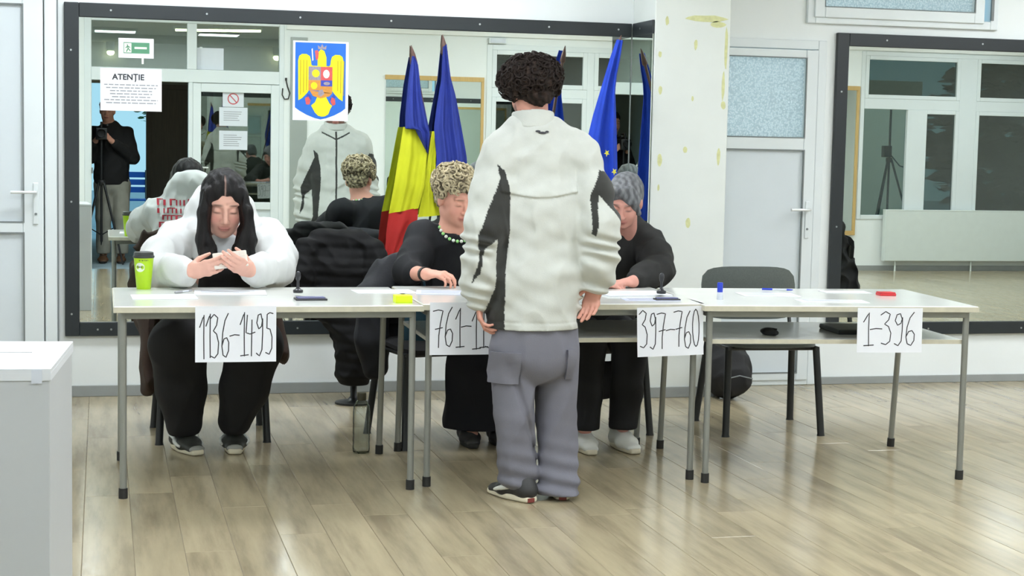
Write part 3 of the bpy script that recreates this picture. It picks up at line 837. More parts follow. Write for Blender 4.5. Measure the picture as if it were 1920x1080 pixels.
# cup
cx_, cy_ = 0.175, 7.221
t = thing('takeaway_cup', 'lime green takeaway cup with a dark lid beside the phone user', 'cup', (cx_, cy_, TZ))
body = B().lathe([(.029, 0), (.030, .002), (.042, .135), (.0425, .137), (.040, .137)], (0, 0, 0), 28).build('cup_body', 'cup_green', t, smooth=True, world=False)
B().lathe([(.0435, .134), (.0455, .137), (.0455, .143), (.042, .145), (.041, .158), (.036, .160), (.03, .156)], (0, 0, 0), 28).build('lid', 'cup_lid', t, smooth=True, world=False)
b = B(); n = 14
def on_cup(a, z, lift=.0006):
    r = .030 + (.042 - .030) * z / .135 + lift
    return (r * math.sin(a), -r * math.cos(a), z)
_ctr = (-.45, .095)
vs = [on_cup(*_ctr)] + [on_cup(_ctr[0] + .55 * math.cos(2 * PI * k / n), _ctr[1] + .02 * math.sin(2 * PI * k / n)) for k in range(n)]
b.add(vs, [(0, 1 + k, 1 + (k + 1) % n) for k in range(n)]); b.build('round_logo', 'cup_white', body, world=False, label='white round logo')
b = B()
for k in range(5):
    a0 = -.75 + k * .13; b.add([on_cup(a0, .093, .0011), on_cup(a0 + .07, .093, .0011), on_cup(a0 + .07, .1, .0011), on_cup(a0, .1, .0011)], [(0, 1, 2, 3)])
for k in range(6):
    a0 = -.5 + k * .17; b.add([on_cup(a0, .122 + .004 * (k % 2), .0011), on_cup(a0 + .08, .122, .0011), on_cup(a0 + .08, .127, .0011), on_cup(a0, .128, .0011)], [(0, 1, 2, 3)])
b.build('logo_print', 'ink', body, world=False)

# laptop bag and box on the right desk's shelf
t = thing('black_folder', 'flat black folder lying on the shelf of the right desk', 'folder', (3.30, 6.72, .606), -.085)
B().box((-.17, -.13, 0), (.19, .13, .022)).build('cover', 'laptop_black', t, world=False, bevel=.006)
B().box((-.165, -.128, .006), (.186, -.1305, .016)).build('page_edge', 'rubber', t, world=False)
t = thing('mouse', 'small black computer mouse on the shelf of the right desk', 'mouse', (2.80, 6.62, .606), .3)
b = B(); vs = []; fs = []
for i in range(7):
    f_ = i / 6; rr_ = .028 * math.sin(PI * (.12 + .76 * f_))
    for k in range(10):
        a = 2 * PI * k / 10; vs.append((rr_ * math.cos(a), -.05 + .1 * f_, max(0, .014 + .02 * math.sin(a) * math.sin(PI * (.15 + .7 * f_)))))
for i in range(6):
    for k in range(10): fs.append((i * 10 + k, i * 10 + (k + 1) % 10, (i + 1) * 10 + (k + 1) % 10, (i + 1) * 10 + k))
fs += [tuple(range(10)), tuple(60 + k for k in range(10))]
b.add(vs, fs); b.build('shell', 'dark_plastic', t, smooth=True, world=False)
B().box((-.002, -.048, .026), (.002, -.02, .033)).build('scroll_wheel', 'rubber', t, world=False)

# ------------------------------------------------------------------ posters and notices stuck on the mirror glass
MG = D - .016
def notice(name, label, cat, x0, x1, z0, z1, y=MG, m='paper', facing=-1):
    t = thing(name, label, cat, ((x0 + x1) / 2, y, z0))
    ya, yb = (y - .0015, y) if facing < 0 else (y, y + .0015)
    box('sheet', (x0, ya, z0), (x1, yb, z1), m, t)
    return t
def text_mesh(parent, s, x, z, size, y, m='ink', facing=-1, bold=0.0, name='lettering', yaw=None):
    cu = bpy.data.curves.new('txt', 'FONT'); cu.body = s; cu.size = size; cu.align_x = 'CENTER'; cu.align_y = 'CENTER'; cu.offset = bold
    cu.extrude = .0003
    o = bpy.data.objects.new('txt', cu); COL.objects.link(o)
    bpy.context.view_layer.update()
    me = bpy.data.meshes.new_from_object(o.evaluated_get(bpy.context.evaluated_depsgraph_get()))
    bpy.data.objects.remove(o); bpy.data.curves.remove(cu)
    R = Matrix.Rotation(PI / 2, 4, 'X') if facing < 0 else Matrix.Rotation(PI, 4, 'Z') @ Matrix.Rotation(PI / 2, 4, 'X')
    me.transform(root_matrix(parent).inverted() @ Matrix.Translation((x, y, z)) @ R)
    me.materials.clear(); me.materials.append(MATS[m])
    p = bpy.data.objects.new(name, me); COL.objects.link(p); p.parent = parent
    return p
def print_lines(parent, x0, x1, zs, y, h=.006, seed=1, m='ink_grey'):
    b = B(); rr = random.Random(seed)
    for (z, ins) in zs:
        x = x0 + ins
        while x < x1 - ins:
            l = rr.uniform(.012, .035); b.box((x, y - .0005, z), (min(x + l, x1 - ins), y, z + h)); x += l + .006
    b.build('small_print', m, parent)

t = notice('warning_notice', 'white landscape notice headed ATENTIE on the mirror top left', 'notice', -.005, .314, 1.537, 1.762)
text_mesh(t, 'ATEN\u021aIE', .14, 1.715, .042, MG - .0022, bold=.0012)
print_lines(t, -.005, .314, [(1.672, .02), (1.656, .03), (1.640, .05), (1.624, .05), (1.608, .06), (1.592, .02), (1.576, .03)], MG - .0016, .0055, 3)
t = notice('exit_sign_sheet', 'white sheet with a green emergency exit pictogram on the mirror', 'sign', .089, .272, 1.818, 1.922)
box('green_field', (.115, MG - .0022, 1.842), (.25, MG - .0016, 1.900), 'exit_green', t)
box('pictogram_field', (.118, MG - .0028, 1.846), (.156, MG - .0022, 1.896), 'cup_white', t)
b = B()
for p0, p1 in (((.135, 1.886), (.139, 1.868)), ((.139, 1.868), (.131, 1.852)), ((.139, 1.868), (.149, 1.856)), ((.137, 1.880), (.147, 1.874)), ((.137, 1.880), (.128, 1.872))):
    b.ribbon([p0, p1], .005, (0, MG - .0032, 0), (1, 0, 0), (0, 0, 1), (0, 0, 0))
b.build('running_figure', 'exit_green', t)
b = B(); b.box((.172, MG - .0028, 1.866), (.236, MG - .0022, 1.877)); b.build('arrow', 'cup_white', t)
box('tape_strip', (.209, MG - .001, 1.787), (.220, MG - .0002, 1.818), 'cup_white', t)

# coat of arms poster
PX, PZ0, PZ1 = (1.014, 1.318), 1.509, 1.94
t = notice('coat_of_arms_poster', 'poster with a blue shield and golden eagle coat of arms on the mirror', 'poster', PX[0], PX[1], PZ0, PZ1)
PWd, PHt = PX[1] - PX[0], PZ1 - PZ0
def crest(name, m, pts, lay):
    """pts in poster units 0..1 across, 0..1 down"""
    poly = [(PX[0] + p[0] * PWd, PZ1 - p[1] * PHt) for p in pts]
    y = MG - .0016 - lay * .0005
    B().prism(poly, (0, y, 0), (1, 0, 0), (0, 0, 1), (0, -.0005, 0)).build(name, m, t)
def arc(cx, cy, rx, ry, a0, a1, n=10):
    return [(cx + rx * math.cos(math.radians(a0 + (a1 - a0) * k / n)), cy + ry * math.sin(math.radians(a0 + (a1 - a0) * k / n))) for k in range(n + 1)]
crest('shield', 'crest_blue', [(.04, .02), (.95, .02), (.95, .84)] + [(.88, .88), (.75, .93), (.60, .97), (.50, .985), (.40, .97), (.25, .93), (.12, .88), (.04, .84)], 0)
wing = [(.10, .75)] + [(.09, .25), (.11, .19), (.16, .165), (.24, .165), (.30, .19), (.32, .24), (.33, .30), (.38, .32), (.38, .34), (.29, .35), (.29, .62), (.25, .66), (.17, .72)]
crest('eagle_wing', 'crest_yellow', wing, 1)
crest('eagle_wing', 'crest_yellow', [(1.0 - p[0], p[1]) for p in wing], 1)
for k in range(3):
    x = .13 + k * .055
    crest('wing_feather', 'crest_gold_dark', [(x, .24), (x + .012, .24), (x + .012, .68 - k * .03), (x, .68 - k * .03)], 2)
    x = .80 + k * .055
    crest('wing_feather', 'crest_gold_dark', [(x, .24), (x + .012, .24), (x + .012, .62 + k * .03), (x, .62 + k * .03)], 2)
crest('eagle_neck', 'crest_yellow', [(.44, .31), (.44, .20), (.46, .13), (.50, .10), (.56, .12), (.60, .20), (.60, .31), (.66, .31), (.66, .345), (.36, .345), (.36, .31)], 1)
crest('crown', 'crest_grey', [(.45, .10), (.44, .05), (.49, .075), (.52, .03), (.55, .075), (.60, .05), (.59, .10)], 2)
crest('cross', 'crest_red', [(.39, .12), (.44, .11), (.46, .15), (.45, .22), (.41, .24), (.40, .18)], 2)
crest('sword_hilt', 'crest_white', [(.33, .10), (.35, .09), (.365, .24), (.345, .25)], 2)
for (x0, x1, y0, y1, m_) in ((.28, .50, .32, .49, 'crest_grey'), (.50, .71, .32, .49, 'crest_red'), (.28, .50, .49, .62, 'crest_orange'), (.50, .71, .49, .565, 'crest_dark_blue'), (.50, .71, .565, .65, 'crest_orange')):
    crest('shield_quarter', m_, [(x0, y0), (x1, y0), (x1, y1), (x0, y1)], 2)
crest('quarter_charge', 'crest_yellow', arc(.41, .405, .07, .05, 0, 330), 3)
crest('quarter_charge', 'crest_white', arc(.60, .41, .06, .055, 0, 330), 3)
crest('quarter_charge', 'crest_yellow', arc(.38, .56, .06, .045, 0, 330), 3)
crest('quarter_charge', 'crest_grey', arc(.61, .53, .06, .022, 0, 330), 3)
crest('shield_point', 'crest_orange', [(.30, .62), (.71, .65), (.66, .69), (.50, .72), (.36, .69)], 2)
crest('quarter_charge', 'crest_grey', [(.47, .62), (.53, .60), (.57, .66), (.50, .70), (.45, .67)], 3)
crest('eagle_tail', 'crest_yellow', [(.44, .70), (.60, .70), (.66, .78), (.71, .81), (.68, .85), (.64, .92), (.58, .945), (.52, .95), (.46, .94), (.40, .90), (.36, .85), (.33, .81), (.40, .77)], 1)
crest('mace', 'crest_red', [(.22, .72), (.28, .70), (.32, .75), (.30, .80), (.24, .80)], 2)
crest('sceptre', 'crest_red', [(.70, .70), (.76, .72), (.77, .79), (.72, .81), (.68, .76)], 2)
crest('claw', 'crest_dark_blue', [(.26, .66), (.32, .68), (.34, .73), (.28, .76), (.24, .72)], 1)
crest('claw', 'crest_dark_blue', [(.66, .73), (.74, .66), (.77, .70), (.72, .78)], 1)

# papers on the glazed door behind the viewer
YD = YF - .024
t = notice('no_smoking_sheet', 'small sheet with a red no-smoking sign on the reflected glazed door', 'sign', 1.24, 1.46, 1.72, 1.87, YD, 'paper_dim', 1)
b = B(); n = 20
for k in range(n):
    a0, a1 = 2 * PI * k / n, 2 * PI * (k + 1) / n
    b.add([(1.35 + r_ * math.cos(a), YD + .0022, 1.805 + r_ * math.sin(a)) for r_, a in ((.048, a0), (.06, a0), (.06, a1), (.048, a1))], [(0, 1, 2, 3)])
b.add([(1.31, YD + .0022, 1.84), (1.318, YD + .0022, 1.848), (1.39, YD + .0022, 1.77), (1.382, YD + .0022, 1.762)], [(0, 1, 2, 3)])
b.build('no_smoking_ring', 'stop_red', t)
for k, (z0, z1) in enumerate(((1.52, 1.715), (1.27, 1.47))):
    t = notice('door_notice', ('upper' if k == 0 else 'lower') + ' printed notice on the reflected glazed door', 'notice', 1.205, 1.50, z0, z1, YD, 'paper_dim', 1)
    b = B(); rr = random.Random(k)
    for q in range(5 + k): b.box((1.25, YD + .0018, z1 - .05 - q * .022), (1.25 + rr.uniform(.13, .2), YD + .0022, z1 - .043 - q * .022))
    b.build('small_print', 'ink_grey', t)
t = notice('transom_sheet', 'blank white sheet on the right-hand transom pane, reflected', 'paper', .975, 1.25, 2.105, 2.33, .441, 'paper_dim', 1)
box('tape_strip', (1.0, .4425, 2.32), (1.03, .4432, 2.34), 'pvc', t)

# ------------------------------------------------------------------ ballot box
t = thing('ballot_box', 'white ballot box with a slot in its lid, cut off at the left edge', 'ballot box', (-.097, 4.348, 0), -.079)
bx0, bx1, by0, by1, bz = -.56, 0.0, -.273, .273, .85
def lbox(name, lo, hi, m, bevel=0.0): return B().box(lo, hi).build(name, m, t, bevel=bevel, world=False)
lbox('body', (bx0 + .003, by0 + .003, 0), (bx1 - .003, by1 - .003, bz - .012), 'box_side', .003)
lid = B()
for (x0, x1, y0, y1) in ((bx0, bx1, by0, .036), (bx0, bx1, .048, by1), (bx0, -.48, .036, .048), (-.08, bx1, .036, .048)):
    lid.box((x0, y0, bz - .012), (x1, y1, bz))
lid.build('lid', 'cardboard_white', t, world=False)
lbox('slot', (-.48, .036, bz - .013), (-.08, .048, bz - .010), 'rubber')  # dark strip under the opening, painted shade of the slot
b = B(); b.box((bx0, by0 - .0006, bz - .028), (bx1, by0 + .003, bz - .01)); b.box((bx1 - .003, by0, bz - .028), (bx1 + .0006, by1, bz - .01)); b.build('lid_flap', 'cardboard_white', t, world=False)
lbox('tape', (bx1 - .045, by0 - .0014, bz - .035), (bx1 - .02, by0 - .0002, bz - .002), 'clear_white')

# ------------------------------------------------------------------ chairs
def make_chair(label, loc, rz, fabric='chair_fabric', back=True):
    """stacking visitor chair, faces -y of its own frame"""
    t = thing('visitor_chair', label, 'chair', loc, rz, 'visitor chairs behind the desks')
    def slab(cx, cz, cy, w, d, th, tilt, bow):
        n, m = 10, 6; vs = []; fs = []
        for side in (1, -1):
            for i in range(n + 1):
                for j in range(m + 1):
                    u, v = i / n * 2 - 1, j / m * 2 - 1
                    q = (abs(u) ** 5 + abs(v) ** 5) ** .2
                    k = max(abs(u), abs(v)) / q if q > 0 else 1
                    uu, vv = u * k, v * k
                    e = max(0, 1 - max(abs(u), abs(v)) ** 6)
                    vs.append((uu * w / 2, vv * d / 2, side * th / 2 * (.35 + .65 * e) - bow * (1 - uu * uu)))
        K = (n + 1) * (m + 1)
        for i in range(n):
            for j in range(m):
                a = i * (m + 1) + j
                fs.append((a, a + m + 1, a + m + 2, a + 1)); fs.append((K + a, K + a + 1, K + a + m + 2, K + a + m + 1))
        rim = [i * (m + 1) for i in range(n + 1)] + [n * (m + 1) + j for j in range(1, m + 1)] + [i * (m + 1) + m for i in range(n - 1, -1, -1)] + [j for j in range(m - 1, 0, -1)]
        for k in range(len(rim)):
            a, b_ = rim[k], rim[(k + 1) % len(rim)]; fs.append((a, b_, K + b_, K + a))
        R = Matrix.Rotation(tilt, 3, 'X')
        return [tuple(R @ Vector(v) + Vector((cx, cy, cz))) for v in vs], fs
    b = B(); b.add(*slab(0, .455, -.01, .47, .43, .05, .04, .0)); b.build('seat', fabric, t, smooth=True, world=False)
    b = B(); b.add(*slab(0, .665, .225, .50, .27, .035, PI / 2 - .14, -.025)); b.build('backrest', fabric, t, smooth=True, world=False)
    for sx in (-1, 1):
        B().tube([(sx * .225, -.17, .435), (sx * .245, -.225, .012), (sx * .245, -.225, 0)], [.012, .012, .014], 10, flat=1.5).build('leg', 'chair_metal', t, smooth=True, world=False)
        B().tube([(sx * .225, .17, .435), (sx * .255, .245, .012), (sx * .255, .245, 0)], [.012, .012, .014], 10, flat=1.5).build('leg', 'chair_metal', t, smooth=True, world=False)
        B().tube([(sx * .225, -.19, .43), (sx * .225, .16, .43), (sx * .222, .195, .46), (sx * .215, .215, .60), (sx * .215, .235, .72)], .010, 10).build('side_frame', 'chair_metal', t, smooth=True, world=False)
    B().tube([(-.225, -.15, .425), (.225, -.15, .425)], .009, 8).build('cross_bar', 'chair_metal', t, smooth=True, world=False)
    B().tube([(-.225, .15, .425), (.225, .15, .425)], .009, 8).build('cross_bar', 'chair_metal', t, smooth=True, world=False)
    return t
CH1 = make_chair('black chair under the young woman in the white hoodie', (.50, 7.86, 0), .0, 'chair_fabric_black')
CH3 = make_chair('black chair draped with jackets under the woman with short curly hair', (1.54, 7.62, 0), .2, 'chair_fabric_black')
CH4 = make_chair('black chair under the grey-haired person, partly behind the standing man', (2.33, 7.78, 0), .12, 'chair_fabric_black')
CH5 = make_chair('empty grey upholstered chair behind the right desk', (3.215, 7.70, 0), -.06, 'chair_fabric')
CH6 = make_chair('chair with a black coat over its back, reflected in the right mirror', (5.04, 7.0, 0), .1, 'chair_fabric_black')

# ------------------------------------------------------------------ flags
def flag_pole(t, tip, foot):
    tip, foot = Vector(tip), Vector(foot); d = (tip - foot).normalized()
    p = B().tube([foot, tip - d * .10], .009, 10).build('pole', 'pole_wood', t, smooth=True)
    B().tube([tip - d * .11, tip - d * .10, tip - d * .055, tip], [.011, .017, .014, .002], 10).build('finial', 'pole_wood', p, smooth=True)
def drape(t, name, m, left, right, amp, pleats, ph=0.0, dy=0.0, thick=.003, label=None):
    """hanging cloth between two edge lines (lists of points from top to bottom) with vertical pleats"""
    def resample(P, n):
        P = [Vector(p) for p in P]; L = [0]
        for i in range(1, len(P)): L.append(L[-1] + (P[i] - P[i - 1]).length)
        out = []
        for k in range(n + 1):
            s_ = L[-1] * k / n; i = 1
            while i < len(L) - 1 and L[i] < s_: i += 1
            f_ = (s_ - L[i - 1]) / max(1e-9, L[i] - L[i - 1]); out.append(P[i - 1].lerp(P[i], f_))
        return out
    n, mm = 40, 36
    A, C = resample(left, n), resample(right, n)
    vs = []; fs = []
    for i in range(n + 1):
        for j in range(mm + 1):
            s_ = j / mm; p = A[i].lerp(C[i], s_)
            a = amp * min(1, .25 + 1.6 * i / n)
            off = a * (math.sin(2 * PI * pleats * s_ + ph + .8 * math.sin(i / n * 3)) + .35 * math.sin(2 * PI * pleats * 2.3 * s_ + 1.3 + i * .05))
            vs.append((p.x, p.y + off + dy, p.z))
    K = len(vs)
    vs += [(v[0], v[1] + thick, v[2]) for v in vs]
    W_ = mm + 1
    for i in range(n):
        for j in range(mm):
            a = i * W_ + j
            fs.append((a, a + W_, a + W_ + 1, a + 1)); fs.append((K + a, K + a + 1, K + a + W_ + 1, K + a + W_))
    rim = list(range(W_)) + [i * W_ + mm for i in range(1, n + 1)] + [n * W_ + j for j in range(mm - 1, -1, -1)] + [i * W_ for i in range(n - 1, 0, -1)]
    for k in range(len(rim)):
        a, b_ = rim[k], rim[(k + 1) % len(rim)]; fs.append((a, K + a, K + b_, b_))
    b = B(); b.add(vs, fs)
    return b.build(name, m, t, smooth=True, label=label)
FOOT = (2.094, 9.02)
FDY = .03
t = thing('flag', 'blue, yellow and red flag with the red corner showing, furthest left', 'flag', (FOOT[0] - .05, FOOT[1], .1), 0, 'flags in the stand')
flag_pole(t, (1.6625, 9.0850, 1.9342), (FOOT[0] - .05, FOOT[1], .1))
drape(t, 'yellow_band', 'flag_yellow', [(1.6133, 8.9900, 1.4839), (1.5937, 8.9700, 1.3612), (1.5606, 8.9500, 1.1571), (1.5332, 8.9500, 1.0080)], [(1.7144, 8.9900, 1.4861), (1.7428, 8.9700, 1.3348), (1.7269, 8.9500, 1.1593), (1.6960, 8.9500, 1.0388)], .011, 1.6, .4, FDY)
drape(t, 'red_band', 'flag_red', [(1.5332, 8.9500, 1.0080), (1.5211, 8.9400, 0.9090), (1.5124, 8.9300, 0.7722)], [(1.6959, 8.9500, 1.0418), (1.6921, 8.9400, 0.9777), (1.5893, 8.9300, 0.7753)], .010, 1.2, .5, FDY)
drape(t, 'blue_band', 'flag_blue', [(1.6622, 9.0300, 1.8733), (1.6383, 9.0000, 1.7174), (1.6224, 8.9800, 1.5452), (1.6217, 8.9700, 1.4724), (1.6741, 8.9650, 1.4735), (1.7293, 8.9650, 1.3697)], [(1.6741, 9.0300, 1.8737), (1.6938, 9.0200, 1.8302), (1.7135, 9.0000, 1.6613), (1.7383, 8.9800, 1.5479), (1.7589, 8.9700, 1.4462), (1.7438, 8.9600, 1.3378)], .014, 1.7, 1.2, FDY - .012)
t = thing('flag', 'blue and yellow flag of the pair, hanging beside the curly-haired woman', 'flag', (FOOT[0], FOOT[1], .1), 0, 'flags in the stand')
flag_pole(t, (1.8397, 9.0900, 1.9991), (FOOT[0], FOOT[1], .1))
drape(t, 'yellow_band', 'flag_yellow', [(1.7725, 8.9800, 1.4640), (1.7528, 8.9600, 1.3351), (1.7269, 8.9500, 1.1593), (1.6968, 8.9500, 0.9890)], [(1.8024, 8.9800, 1.4646), (1.7921, 8.9600, 1.3065), (1.7896, 8.9500, 1.1602), (1.8342, 8.9500, 1.0020)], .008, 1.4, .2, FDY + .004)
drape(t, 'blue_band', 'flag_blue', [(1.8387, 9.0500, 1.9296), (1.8267, 9.0200, 1.7467), (1.8012, 9.0000, 1.5993), (1.7842, 8.9800, 1.4818), (1.7961, 8.9500, 1.3067), (1.7766, 8.9400, 1.1017), (1.8260, 8.9400, 1.0141)], [(1.8595, 9.0500, 1.9478), (1.8806, 9.0200, 1.7629), (1.9052, 9.0000, 1.6664), (1.9305, 8.9800, 1.5290), (1.9638, 8.9500, 1.3302), (1.9732, 8.9400, 1.1924), (1.9765, 8.9400, 1.0156)], .016, 2.2, .3, FDY - .014)
t = thing('flag', 'deep blue flag with gold stars, leaning right beside the pillar', 'flag', (FOOT[0] + .18, FOOT[1], .1), 0, 'flags in the stand')
flag_pole(t, (2.7067, 8.5500, 1.9959), (FOOT[0] + .18, FOOT[1], .1))
eu = drape(t, 'blue_cloth', 'flag_eu_blue', [(2.6740, 8.5200, 1.9705), (2.6440, 8.5300, 1.8739), (2.6066, 8.5500, 1.7148), (2.5717, 8.5700, 1.5662), (2.5479, 8.5800, 1.4457), (2.5711, 8.6000, 1.2391), (2.5906, 8.6000, 0.9504)], [(2.7070, 8.5200, 1.9660), (2.6979, 8.5300, 1.8700), (2.6885, 8.5500, 1.7853), (2.6851, 8.5600, 1.6972), (2.7061, 8.5800, 1.4863), (2.7206, 8.6000, 1.2992), (2.7301, 8.6000, 0.9514)], .016, 1.8, .9)
for (c, r_) in (((2.6413, 8.5450, 1.3648), .020), ((2.6861, 8.5450, 1.2652), .020), ((2.6162, 8.5450, 1.1781), .020), ((2.6845, 8.5450, 1.0984), .02)):
    n = 10; pts = []
    for k in range(n):
        rr_ = r_ if k % 2 == 0 else r_ * .42
        a = PI / 2 + 2 * PI * k / n + .5; pts.append((rr_ * math.cos(a) * .8, rr_ * math.sin(a)))
    B().prism(pts, c, (1, 0, 0), (0, 0, 1), (0, .002, 0)).build('star', 'star_gold', eu)
t = thing('flag_stand', 'round dark flag stand on the floor hidden behind the standing man', 'flag stand', (FOOT[0], FOOT[1], 0))
B().lathe([(.085, 0), (.085, .015), (.07, .03), (.05, .05), (.045, .06), (.04, .07)], (0, 0, 0), 28).build('base', 'pole_wood', t, smooth=True, world=False)
for k in (-.05, 0, .18): B().lathe([(.016, .03), (.016, .24), (.013, .24)], (k, 0, 0), 12).build('socket', 'pole_wood', t, smooth=True, world=False)

# ------------------------------------------------------------------ bottle and bags on the floor
bx_, by_ = 1.139, 7.33
t = thing('water_bottle', 'clear plastic water bottle with a dark cap standing on the floor', 'bottle', (bx_, by_, 0))
B().lathe([(.032, 0), (.038, .006), (.0395, .02), (.038, .05), (.0395, .055), (.038, .085), (.0395, .09), (.0385, .13), (.0395, .135), (.039, .185), (.036, .212), (.026, .232), (.018, .24), (.018, .248)], (0, 0, 0), 26).build('bottle_body', 'bottle_plastic', t, smooth=True, world=False)
B().lathe([(.020, .240), (.021, .244), (.021, .270), (.0185, .274)], (0, 0, 0), 20).build('cap', 'bottle_cap', t, smooth=True, world=False)
# tripod reflected on the right
def tripod(label, c, top, spread, parent_name='tripod', z0=0.0):
    t = thing(parent_name, label, 'tripod', (c[0], c[1], z0))
    x, y = c
    B().tube([(x, y, z0 + .25), (x, y, top)], .014, 10).build('centre_column', 'dark_plastic', t, smooth=True)
    zt = z0 + (top - z0) * .66
    B().lathe([(.03, -.03), (.04, -.02), (.04, .02), (.03, .03)], (x, y, zt), 12).build('spider', 'dark_plastic', t, smooth=True)
    for k in range(3):
        a = PI / 6 + 2 * PI * k / 3
        lg = B().tube([(x + .03 * math.cos(a), y + .03 * math.sin(a), zt), (x + spread * math.cos(a), y + spread * math.sin(a), z0 + .01)], [.014, .010], 8).build('leg', 'dark_plastic', t, smooth=True)
        B().tube([(x, y, z0 + .32), (x + spread * .55 * math.cos(a), y + spread * .55 * math.sin(a), zt + (z0 - zt) * .55)], .006, 6).build('strut', 'dark_plastic', lg, smooth=True)
    return t
tp = tripod('black tripod stand outside behind the pane, reflected in the right mirror', (9.34, -.35), 1.95, .42)
box('head_block', (9.25, -.39, 1.32), (9.35, -.30, 1.46), 'dark_plastic', tp, bevel=.008)
B().tube([(9.35, -.35, 1.36), (9.47, -.33, 1.22), (9.64, -.32, 1.17)], .008, 8).build('pan_handle', 'dark_plastic', tp, smooth=True)

t = thing('cable_loop', 'thin black cable loop hanging beside the reflected glazed door', 'cable', (1.90, YF, 1.80))
B().tube([(1.865, YF + .012, 1.93), (1.86, YF + .012, 1.86), (1.885, YF + .012, 1.815), (1.925, YF + .012, 1.82), (1.94, YF + .012, 1.88), (1.915, YF + .012, 1.95), (1.90, YF + .012, 2.02)], .0065, 8).build('cable', 'rubber', t, smooth=True)
B().box((1.89, YF, 2.01), (1.91, YF + .02, 2.04)).build('cable_clip', 'rubber', t)
t = thing('emergency_lamp', 'small white emergency lamp above the reflected window', 'lamp', (4.18, YF, 2.475))
box('housing', (4.09, YF, 2.475), (4.29, YF + .05, 2.535), 'pvc', t, bevel=.006)
box('diffuser', (4.105, YF + .045, 2.482), (4.275, YF + .056, 2.528), 'clear_white', t, bevel=.004)

# ------------------------------------------------------------------ organic shapes: blended volumes turned into one closed surface
V = lambda *a: np.array(a if len(a) > 1 else a[0], dtype=np.float64)
def unit(v):
    v = np.asarray(v, float); return v / np.linalg.norm(v)

